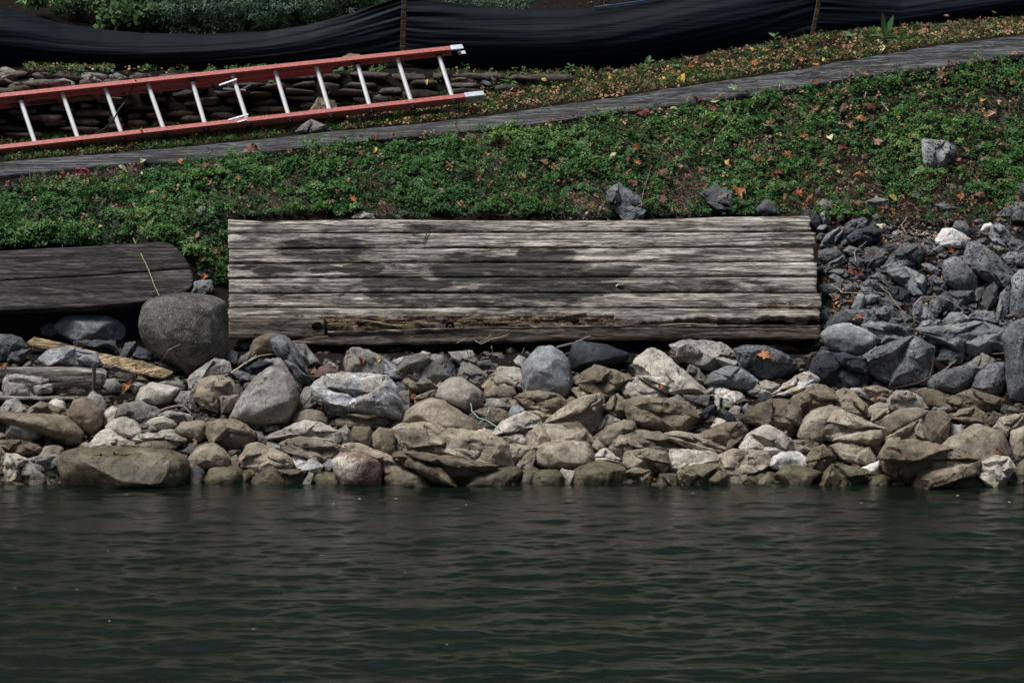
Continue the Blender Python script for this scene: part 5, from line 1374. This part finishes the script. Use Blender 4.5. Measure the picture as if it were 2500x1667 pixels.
LV = '''1569,300,red,34 1376,365,orange,26 1554,387,orange,26 1496,405,cream,19 1277,453,orange,22 1720,325,brown,22 1739,292,brown,34 1876,331,pinkish,28 1626,369,pinkish,26 1775,420,yellow,22 1587,399,pinkish,26 1555,423,orange,22 1617,444,brown,32 1855,416,orange,22 1882,414,pinkish,20 1706,349,pinkish,28 1403,375,brown,24
2017,247,brown,22 2056,244,pinkish,20 2059,287,brown,32 2098,316,orange,30 2074,332,pinkish,22 2181,334,brown,34 2202,331,brown,20 2223,354,orange,24 2025,359,cream,26 2056,384,red,34 1961,357,orange,22 2143,372,pinkish,26 2190,310,yellow,16 2399,268,yellow,26 2303,208,brown,34 2290,196,pinkish,20 2110,205,pinkish,26 2470,226,orange,20 2420,301,pinkish,26 2336,415,pinkish,26 2402,411,pinkish,22 2047,444,cream,14 2095,450,orange,20 2277,447,brown,26 2445,378,pinkish,18 2488,201,red,18 2120,282,red,26 1920,283,brown,22 1985,290,brown,26 2350,300,brown,20 2250,260,pinkish,18 2390,500,brown,26 2440,340,brown,20 2300,190,brown,20 1660,430,pinkish,20 1450,440,brown,20 1330,420,brown,20
1328,198,yellow,12 1492,200,yellow,24 1662,200,yellow,36 1620,200,orange,20 1248,222,cream,10 1303,225,yellow,12 1420,231,orange,12 1528,226,pinkish,20 1599,170,pinkish,26 1796,171,cream,14 1712,188,cream,12 2154,122,yellow,14 1991,161,orange,16 2193,119,cream,11 2253,82,brown,22 2303,80,pinkish,18 2245,107,yellow,12 1700,150,brown,24 1730,165,pinkish,24 1690,165,orange,24 1640,185,orange,18 1840,160,orange,20 1870,165,brown,24 1900,130,pinkish,22 1960,150,orange,20 2010,150,yellow,14 1400,180,brown,20 1530,180,brown,22 1360,230,orange,20 1370,245,brown,16 1230,240,pinkish,18 1270,230,pinkish,18 1450,215,brown,18 2060,140,orange,18 2100,130,brown,20 2350,85,pinkish,18 2480,60,orange,20 2450,75,pinkish,18 2400,80,orange,14
310,489,orange,24 532,428,pinkish,26 439,421,orange,22 21,480,brown,28 155,445,red,16 478,602,brown,32 246,576,yellow,10 354,585,yellow,22 581,461,orange,15 313,531,pinkish,16 345,448,cream,18 707,393,pinkish,16 916,390,yellow,18 791,423,brown,18 624,383,red,20 782,395,pinkish,14 870,304,yellow,12 984,299,yellow,14 965,295,yellow,12 1080,272,yellow,22 1156,267,yellow,16 1042,203,yellow,14 689,323,orange,18 880,400,brown,16 1240,375,brown,20 1110,330,pinkish,20 960,330,brown,16 830,440,brown,16 490,660,brown,20 500,700,orange,20 530,640,brown,20 345,320,orange,10 300,365,orange,16 250,372,brown,14 420,350,orange,16 130,330,brown,12 60,478,brown,16 1090,420,brown,14 1190,400,pinkish,14 700,470,brown,14 1310,343,brown,18
1802,491,orange,36 1615,511,red,30 1630,495,red,28 1761,504,pinkish,18 1948,498,orange,24 1979,506,orange,18 1499,511,pinkish,20 745,499,orange,18 1545,470,brown,22 1845,460,orange,14 1900,470,brown,18 1720,480,brown,24
2002,423,brown,26 2045,443,yellow,12 2099,451,orange,20 2178,507,yellow,28 2112,474,orange,14 1976,510,orange,24 2079,665,red,22 2092,660,red,22 2062,655,brown,20 2100,672,red,20 2283,581,orange,14 2321,617,orange,18 2330,612,orange,16 2048,742,brown,20 2076,737,orange,18 2101,777,orange,16 2344,502,orange,22 2482,563,pinkish,18 2374,553,brown,18 2193,599,brown,16 2466,466,brown,24 2040,730,brown,18 2085,780,orange,14 2120,770,brown,14 2262,660,red,14 2300,640,brown,16 2440,540,brown,18 2410,520,red,18 2460,525,brown,20 2160,560,brown,14 2250,600,pinkish,14 2030,715,red,12
1006,960,orange,18 1263,942,red,14 1008,975,red,20 307,948,orange,20 258,1026,red,14 109,1069,red,20 766,911,brown,22 752,922,brown,16 697,1034,orange,18 680,1074,pinkish,26 660,1030,brown,14 883,882,red,22 924,880,yellow,14 556,1013,red,16 476,1080,pinkish,22 2452,977,orange,13 2095,1142,orange,13 2437,1109,red,20 1917,1058,pinkish,18 1612,948,orange,16 1734,1033,red,12 1598,1175,orange,9 1190,950,orange,14 2140,975,pinkish,18 320,940,red,16 10,900,orange,18 2332,998,orange,12 1790,1090,orange,12 960,860,brown,14'''
def place_leaves():
    extra = []
    for i in range(62):
        x = 2500*LRS.random()**.6; strip_ = LRS.random() < .42 and x > 1150
        y = LRS.uniform(I(x, PYU)-70, I(x, PYU)-6) if strip_ else LRS.uniform(I(x, PYL)+12, min(525, veg_low(x)))
        if y < 12: continue
        extra.append(f"{x:.0f},{y:.0f},{LRS.choice(('yellow', 'orange', 'brown', 'pinkish', 'cream') if strip_ else ('brown', 'brown', 'orange', 'pinkish', 'red'))},{LRS.randint(14, 26)}")
    for tok in LV.split()+extra:
        x, y, col, s = tok.split(','); x, y, s = float(x), float(y), float(s)
        yl_ = I(x, PYL); zone = ('strip' if y < I(x, PYU) else 'beam' if y < yl_ else 'cover' if y < min(530, veg_low(x)) else 'rocks' if (x > 2000 and y < 880) else 'cover' if y < 720 else 'shore')
        if zone in ('cover',): up = .075
        else: up = .012
        side = 'left' if x < 830 else 'middle' if x < 1660 else 'right'
        txt = {'strip': 'lying on the grass strip above the timber beam', 'beam': 'lying on the grey timber beam', 'cover': 'resting on the green ground cover', 'rocks': 'caught among the dark rocks right of the panel', 'shore': 'lodged between the shore rocks'}[zone]
        cw = {'brown': 'brown curled', 'orange': 'orange', 'yellow': 'yellow', 'red': 'dark red-brown', 'cream': 'cream-yellow', 'pinkish': 'pinkish-tan'}[col]
        lab = f"{cw} fallen leaf {txt}, {side} third"
        put_leaf(x, y, col, s, LRS.choice(('maple', 'oak', 'round')) if col not in ('yellow', 'cream') else 'round', lab, f"{cw} fallen leaves, {zone}, {side}", up)
    put_leaf(1510, 700, 'cream', 19, 'round', 'small cream leaf stuck on the face of the weathered timber panel')
    put_leaf(1868, 877, 'orange', 42, 'oak', 'orange-pink oak leaf lying on the dark rock below the panel', None, .02)
    for i, (x, y, s, t) in enumerate(((1798, 236, 42, 'large pale green leaf lying on the grey beam near its right half'), (1745, 262, 24, 'pale green leaf below the large one at the beam edge'), (350, 408, 22, 'pale green crumpled leaf at the left beam edge'), (300, 427, 24, 'flat pale green leaf on the beam edge beside the red sprig'), (1645, 282, 24, 'pale green leaf by the ground cover edge under the beam'))):
        put_leaf(x, y, 'green', s, 'oak' if i == 0 else 'round', t, None, .05)
place_leaves()
# tidy up leaf ids: groups of one keep their own label only
cnt = {}
for o in sc.objects:
    if o.get('category') == 'leaf': cnt.setdefault(o['label'], []).append(o)
for l_, os_ in cnt.items():
    if len(os_) == 1 and 'group' in os_[0]: del os_[0]['group']
# ---------------- twigs and sticks lying on things
def twig(path, r, mat, label, cat='twig', name='twig', taper=.5, up=.012, depth=None):
    pts = []
    for x, y in path:
        if depth is None: l_, n_ = hit(x, y); pts.append(l_+Vector((0, -up, up)))
        else: pts.append(Vector(P(x, y, depth)))
    # smooth: limit jumps towards the viewer
    ys = [p.y for p in pts]
    for _ in range(2):
        ys = [ys[0]]+[min(ys[i], (ys[i-1]+ys[i]+ys[i+1])/3) for i in range(1, len(ys)-1)]+[ys[-1]]
    pts = [Vector(P(x, y, d)) for (x, y), d in zip(path, ys)]
    dense = []
    for i in range(len(pts)-1):
        for k in range(4): t = k/4; p = pts[i].lerp(pts[i+1], t); dense.append(p+Vector((noise.noise(p*30), 0, noise.noise(p*31+Vector((4, 4, 4)))))*.003)
    dense.append(pts[-1]); return tube_path(name, dense, r, mat, None, label, cat, None, taper)
twig([(565, 910), (600, 885), (635, 868), (666, 864)], .006, M['palebark'], 'pale dry stick leaning on the rocks left of the panel foot', up=.03)
twig([(598, 890), (612, 878), (626, 866)], .005, M['palebark'], 'short pale side stick crossing the longer pale stick', up=.035)
twig([(1360, 848), (1400, 838), (1430, 825), (1443, 822)], .010, M['bark'], 'reddish broken branch poking out under the panel', depth=1.46)
twig([(1160, 832), (1175, 840), (1200, 827), (1225, 823), (1243, 816)], .0035, M['palebark'], 'forked dry twig in front of the lower beam', depth=1.48)
twig([(1168, 838), (1190, 825), (1200, 818)], .0025, M['palebark'], 'thin dry twig crossing the forked twig at the beam', depth=1.49)
twig([(1200, 845), (1203, 860), (1180, 880), (1165, 900)], .003, M['palebark'], 'thin root hanging in the dark gap under the panel', depth=1.52)
twig([(1195, 866), (1240, 880), (1268, 872), (1280, 850)], .003, M['palebark'], 'curled dry twig in the shadow under the panel', depth=1.55)
twig([(1115, 838), (1128, 830), (1140, 826)], .0025, M['palebark'], 'tiny pale twig on the lower beam face', depth=1.5)
twig([(2030, 695), (2050, 708), (2055, 714), (2125, 716), (2165, 716)], .0035, M['palebark'], 'grey twig lying over the small rocks beside the panel', up=.02)
twig([(2150, 700), (2170, 716), (2190, 745), (2210, 766), (2250, 790)], .004, M['bark'], 'brown curved stem crossing the dark rock pile', up=.02)
twig([(2225, 770), (2235, 740), (2250, 724), (2300, 724), (2330, 740), (2357, 762)], .0035, M['palebark'], 'arched pale twig over the dark rocks at right', up=.03)
twig([(2118, 655), (2125, 640), (2150, 615), (2200, 600), (2240, 590)], .003, M['bark'], 'long bent brown twig above the grey pitted slab', up=.02)
twig([(2293, 792), (2330, 785), (2345, 790)], .004, M['bark'], 'short brown twig above the long slate-blue rock', up=.02)
twig([(2272, 868), (2277, 890), (2270, 920), (2240, 935), (2180, 948)], .004, M['bark'], 'curved dead stem in the hollow of the right pile', up=.03)
twig([(2275, 920), (2310, 900), (2335, 878)], .0035, M['palebark'], 'straight dry stick beside the light grey rocks at right', up=.03)
twig([(2412, 865), (2450, 862), (2458, 866)], .004, M['bark'], 'thin branch left of the tall dark edge rock', up=.03)
twig([(2090, 640), (2085, 615), (2115, 590)], .0025, M['palebark'], 'thin grass stalk among dark rocks near the slate slab', up=.02)
twig([(2215, 530), (2200, 550), (2215, 575)], .0025, M['palebark'], 'curled dry stalk above the right rock pile', up=.02)
twig([(395, 880), (402, 870), (410, 855), (440, 840)], .0025, M['palebark'], 'pale root thread beside the granite boulder', up=.03)
twig([(545, 497), (560, 505), (590, 497), (620, 485), (650, 482)], .011, M['bark'], 'knotty brown root above the left end of the panel', up=.03)
twig([(540, 495), (570, 492), (620, 496), (680, 490)], .004, M['bark'], 'thin brown stem over the knotty root', up=.03)
twig([(620, 415), (665, 405), (720, 400), (760, 398)], .003, M['palebark'], 'long pale stem on the ground cover left of centre', up=.05)
twig([(1080, 466), (1100, 452), (1115, 440)], .003, M['palebark'], 'pale stick in thatch above the panel middle', up=.04)
twig([(298, 577), (305, 560), (318, 546)], .004, M['palebark'], 'grey twig at the back edge of the dark planks', up=.03)
twig([(430, 553), (452, 549), (480, 543), (520, 547)], .004, M['palebark'], 'pale grey branch between dark planks and panel', up=.04)
twig([(1052, 537), (1046, 560), (1036, 585), (1034, 598)], .006, M['rope'], 'thin dark stem hanging down over the top panel timbers', up=.02)
twig([(1565, 505), (1570, 470), (1580, 440), (1592, 400)], .003, M['bark'], 'reddish upright stem behind the panel near red leaves', up=.05)
twig([(1545, 510), (1590, 488), (1640, 470), (1700, 440)], .004, M['bark'], 'arching reddish stem behind the panel top', up=.06)
twig([(1820, 525), (1822, 480), (1815, 440)], .0025, M['palebark'], 'dry upright stalk behind the right part of the panel', up=.05)
for x, y, h_, t in ((1713, 312, 34, 'pale stalk pair member at the ground cover top, left'), (1720, 310, 40, 'pale stalk pair member at the ground cover top, right'), (1642, 370, 24, 'single upright pale stalk right of centre in ground cover'), (1741, 368, 30, 'upright pale stalk below the crumpled red leaf'), (1900, 235, 30, 'tan stalk at the upper ground cover edge'), (2110, 250, 26, 'short pale upright stalk in right ground cover')):
    p = Vector(GP(x, y)); tube_path('stalk', [p, p+Vector((.005, 0, h_*.0015)), p+Vector((.012, 0, h_*.0031))], .0035, M['palebark'], None, t, 'stalk')
twig([(2152, 250), (2168, 270), (2175, 300), (2176, 318)], .003, M['palebark'], 'long bent dry stem in the right ground cover', up=.06)
twig([(323, 577), (345, 622), (365, 665), (378, 700), (389, 722)], .0045, M['stem'], 'thin green vine hanging across the dark planks', up=.02, taper=.8)
# driftwood root on the left shore
twig([(392, 1003), (410, 996), (440, 990), (452, 994), (468, 1012)], .011, M['bark'], 'short broken piece of bark root on the pale pebbles', up=.02)
# green cord
def cord():
    root = None
    a = twig([(1150, 985), (1152, 1003), (1168, 1020), (1188, 1025), (1210, 1040), (1218, 1046)], .0042, M['cable'], 'pale green three-ended cord lying on the shore rocks', 'cord', 'cord', 1, .02)
    b = [hit(x, y)[0]+Vector((0, -.02, .015)) for x, y in ((1188, 1025), (1191, 1012), (1195, 1000))]; tube_path('cord_end', b, .004, M['cable'], a)
    b = [hit(x, y)[0]+Vector((0, -.02, .015)) for x, y in ((1188, 1025), (1178, 1031), (1168, 1037))]; tube_path('cord_end', b, .004, M['cable'], a)
cord()
# ---------------- weeds, shrubs
def blade_leaf(base, dr, L, W, droop=.3, nseg=5, roll=0):
    V = []; Fc = []; d = Vector(dr).normalized(); s = d.cross(Vector((0, -.4, 1))).normalized()
    if s.length < .1: s = Vector((1, 0, 0))
    for i in range(nseg+1):
        t = i/nseg; w_ = W*(math.sin(math.pi*min(.97, .12+t*.88))**.8); c = Vector(base)+d*L*t+Vector((0, -.02, -droop*L*t*t))
        V += [c-s*w_, c+Vector((0, .004, -.12*w_)), c+s*w_]
    for i in range(nseg):
        a = i*3; Fc += [(a, a+1, a+4, a+3), (a+1, a+2, a+5, a+4)]
    return V, Fc
def plant(name, px, py, leaves, mat, label, cat='weed', stem_h=.0, depth=None, group=None):
    base = Vector(GP(px, py)) if depth is None else Vector(P(px, py, depth))
    root = empty(name, base, label, cat, group)
    if stem_h: 
        tube_path('stem', [base, base+Vector((.004, 0, stem_h*.5)), base+Vector((-.004, 0, stem_h))], .004, M['stem'], root)
    for (hx, hz, dx, dy, dz, L, W, dp) in leaves:
        V, Fc = blade_leaf(base+Vector((hx, 0, hz)), (dx, dy, dz), L, W, dp)
        o = mesh_obj('leaf', np.array([tuple(v) for v in V]), Fc, mat, parent=root, smooth=True); set_attr(o, 'tint', [random.uniform(.3, 1)]*len(V))
    return root
def rosette(n, L, W, hz=.0, sd=1, rise=.8):
    r = random.Random(sd); o = []
    for i in range(n):
        a = r.uniform(0, 6.28); o.append((0, r.uniform(0, hz), math.cos(a), math.sin(a)*.7-.2, r.uniform(.2, 1)*rise, L*r.uniform(.7, 1.1), W*r.uniform(.8, 1.1), r.uniform(.1, .5)))
    return o
plant('weed', 2160, 100, [(0, .02, -.12, 0, 1, .21, .022, .0), (0, .03, .35, 0, 1, .19, .03, .05), (0, .03, -1, -.2, .45, .15, .02, .35), (0, .03, 1, -.2, .4, .14, .02, .4), (0, .01, .8, -.5, .15, .14, .02, .3), (0, .01, -.7, -.5, .1, .12, .02, .2), (0, .04, .1, -.2, 1, .12, .02, .1)], M['wild'], 'tall broad-leaved green weed before the right fabric')
plant('weed', 2070, 95, rosette(9, .09, .016, .03, 3), M['wild'], 'low jagged green weed right of the second stake')
plant('weed', 1890, 122, rosette(12, .07, .017, .14, 4, 1.2), M['wild'], 'leafy green weed against the fabric near the second stake', stem_h=.13)
plant('weed', 1582, 178, rosette(8, .06, .016, .10, 5, 1.4), M['wild'], 'small upright green weed at the foot of the middle fabric', stem_h=.11)
plant('weed', 1392, 188, rosette(9, .06, .012, .09, 6, 1.2), M['wild'], 'spindly green weed beside the brown stone under the fabric', stem_h=.09)
plant('weed', 1245, 210, rosette(16, .10, .014, .03, 7, .7), M['wild'], 'fern-like green weed past the ladder end')
plant('weed', 1120, 222, rosette(16, .05, .014, .03, 8, .6), M['broad'], 'dark green weed clump above the lower ladder end')
plant('weed', 270, 178, rosette(7, .04, .014, .03, 9), M['wild'], 'small green sprout on the wall top at centre left')
plant('weed', 125, 178, rosette(14, .05, .013, .03, 10), M['wild'], 'spreading green weed among the wall top stones at left')
plant('weed', 45, 285, rosette(10, .04, .012, .02, 11), M['wild'], 'little green weed growing in the wall face at left')
plant('weed', 228, 305, rosette(6, .035, .012, .02, 12), M['broad'], 'tiny green weed at the wall foot between the rungs')
plant('weed', 660, 210, rosette(12, .05, .012, .03, 13), M['broad'], 'green weed on the wall behind the seventh rung')
plant('weed', 825, 180, rosette(10, .06, .012, .04, 14), M['wild'], 'green weed behind the upper rail near the ladder middle')
plant('weed', 1650, 168, rosette(12, .07, .011, .03, 16), M['wild'], 'feathery weed on the leaf-covered strip under the fabric')
plant('weed', 50, 845, rosette(4, .05, .012, .02, 15, 1.2), M['wild'], 'lone green sprout in the dark gap under the dark planks')
plant('red_sprig', 198, 428, [(0, .05, 1, -.2, .3, .085, .014, .6), (0, .05, .2, -.2, -.2, .07, .014, .5), (0, .05, -.5, -.2, -.5, .09, .015, .4), (0, .05, .55, -.2, -.3, .07, .012, .3), (0, .05, -.9, -.1, .2, .05, .012, .2)], M['leaf_crimson'], 'crimson leaf sprig standing before the grey beam at left', 'sprig', .05)
def bush(name, px, py, d, rx, ry, rz, n, ls, mat, label, nl=4, wd=.5):
    c = Vector(P(px, py, d)); root = empty(name, c-Vector((0, 0, rz)), label, 'shrub')
    u = RNG.normal(0, 1, (n, 3)); u /= np.linalg.norm(u, axis=1)[:, None]; r = RNG.uniform(.35, 1, n)**.45
    C = u*r[:, None]*np.array((rx, ry, rz)); fl = np.array([noise.noise(Vector(q)*6+c) for q in C]); C = C*(1+.35*fl)[:, None]+np.array(c)
    V, q, ci = leaflets(C, RNG.uniform(ls*.7, ls*1.3, n), nl, wd=wd, jit=.7, up=(0, -.5, .7))
    o = mesh_obj('foliage', V, q, mat, parent=root); set_attr(o, 'tint', np.repeat(np.clip((.5+fl)[ci]+RNG.normal(0, .15, len(ci)), 0, 1), 4))
    for k in range(6):
        a = RNG.uniform(-1, 1, 2); b0 = c-Vector((0, 0, rz)); tube_path('stem', [b0, b0+Vector((a[0]*rx*.4, a[1]*ry*.4, rz)), b0+Vector((a[0]*rx*.9, a[1]*ry*.8, rz*1.7))], .006, M['bark'], root, taper=.3)
    return root
yb = fence_y(300)
bush('shrub', 520, 30, yb+.75, .5, .4, .30, 5200, .03, M['bush'], 'grey-green fine-leaved shrub behind the left fabric, left of its neighbour')
bush('shrub', 790, 15, yb+.85, .5, .4, .30, 5200, .03, M['bush'], 'grey-green fine-leaved shrub behind the sag left of the first stake')
bush('shrub', 655, 35, yb+.6, .25, .25, .2, 1800, .028, M['bush'], 'grey-green fine-leaved shrub between two taller ones behind the fabric')
bush('shrub', 405, 20, yb+.8, .28, .25, .2, 500, .045, M['broad'], 'dark broad-leaved shrub left of the grey-green shrubs', 4, .5)
bush('shrub', 300, 50, yb+.55, .19, .2, .15, 260, .075, M['broad'], 'drooping broad-leaved green shrub behind the left fabric', 4, .55)
bush('shrub', 345, 5, yb+.95, .4, .25, .2, 900, .05, M['broad'], 'dark leafy shrub behind the drooping broad-leaved one', 4, .5)
bush('shrub', 85, 0, yb+.7, .10, .12, .07, 60, .06, M['wild'], 'small yellowish leafy shrub top at the upper left corner', 4, .5)
bush('shrub', 190, 5, yb+.9, .22, .2, .12, 260, .04, M['broad'], 'sparse dark plant between the yellowish top and the leafy shrubs', 4, .45)
bush('shrub', 1115, -4, fence_y(1115)+.6, .14, .15, .06, 220, .02, M['bush'], 'small grey-green plant top just right of the first stake', 4, .5)
bush('shrub', 1240, 5, fence_y(1240)+.45, .25, .2, .07, 500, .02, M['bush'], 'low grey-green shrub top showing over the middle fabric', 4, .5)
bush('shrub', 900, -20, fence_y(900)+1.1, .5, .4, .24, 2400, .03, M['broad'], 'dark shrub behind the first stake at the frame top', 4, .5)
# leaf litter on the bed behind the fence, and unseen foliage added beyond so the lake mirrors no sky
def back_stuff():
    n = 1500; C = []
    for i in range(n):
        px = random.uniform(-600, 3100); y = fence_y(px)+random.uniform(.15, 1.4); 
        p = P(px, 0, y); z0 = P(px, _rp[-1][int((px+1600)/5)], fence_y(px))[2]; t = y-fence_y(px); p[2] = z0+np.interp(t, [0, .3, .8, 1.5], [0, .1, .3, .62])+.01; C.append(p)
    V, q, ci = leaflets(np.array(C), RNG.uniform(.015, .04, n), 2, wd=.9, jit=.5); stuff('leaf_litter', V, q, RNG.uniform(0, .5, len(q)), M['litter'])
    n = 42000; C = []
    for i in range(n):
        x = random.uniform(-26, 26); t = random.uniform(1.8, 17)**1.0; y0 = 4.8+t; z0 = 2.9+np.interp(t, [.8, 1.5, 3, 5, 8, 12, 20], [.3, .62, 1.4, 2.9, 5.4, 8.8, 14.])
        C.append((x, y0, z0+random.uniform(0, 1)**1.5*(1.+.55*max(0, t-3))+1.2*noise.noise(Vector((x*.4, t*.4, 1)))))
    V, q, ci = leaflets(np.array(C), RNG.uniform(.12, .28, n), 4, wd=.6, jit=.8); stuff('added_hill_foliage', V, q, RNG.uniform(0, .8, len(q)), M['clover'])
back_stuff()
# pale flecks on the lake; the lower left ones paint faint glimmers
def flecks():
    rs = random.Random(2); V = []; q = []
    for i in range(26):
        x, y = (rs.gauss(-2.2, .8), rs.uniform(-4.8, -2.0)) if i < 14 else (rs.uniform(-3.4, 3.4), rs.uniform(-1., -.1))
        s = rs.uniform(.004, .011)*(.8); a = rs.uniform(0, 3.14); k = len(V)
        for j in range(6): g = a+j*1.047; r = s*rs.uniform(.7, 1.2); V.append((x+1.5*r*math.cos(g), y+r*math.sin(g), .012+rs.uniform(0, .004)))
        q.append([k+j for j in range(6)])
    tag(mesh_obj('flecks_and_glimmers', np.array(V), np.array(q), M['fleck_glimmer'], origin=(0, 0, 0)), kind='stuff')
flecks()
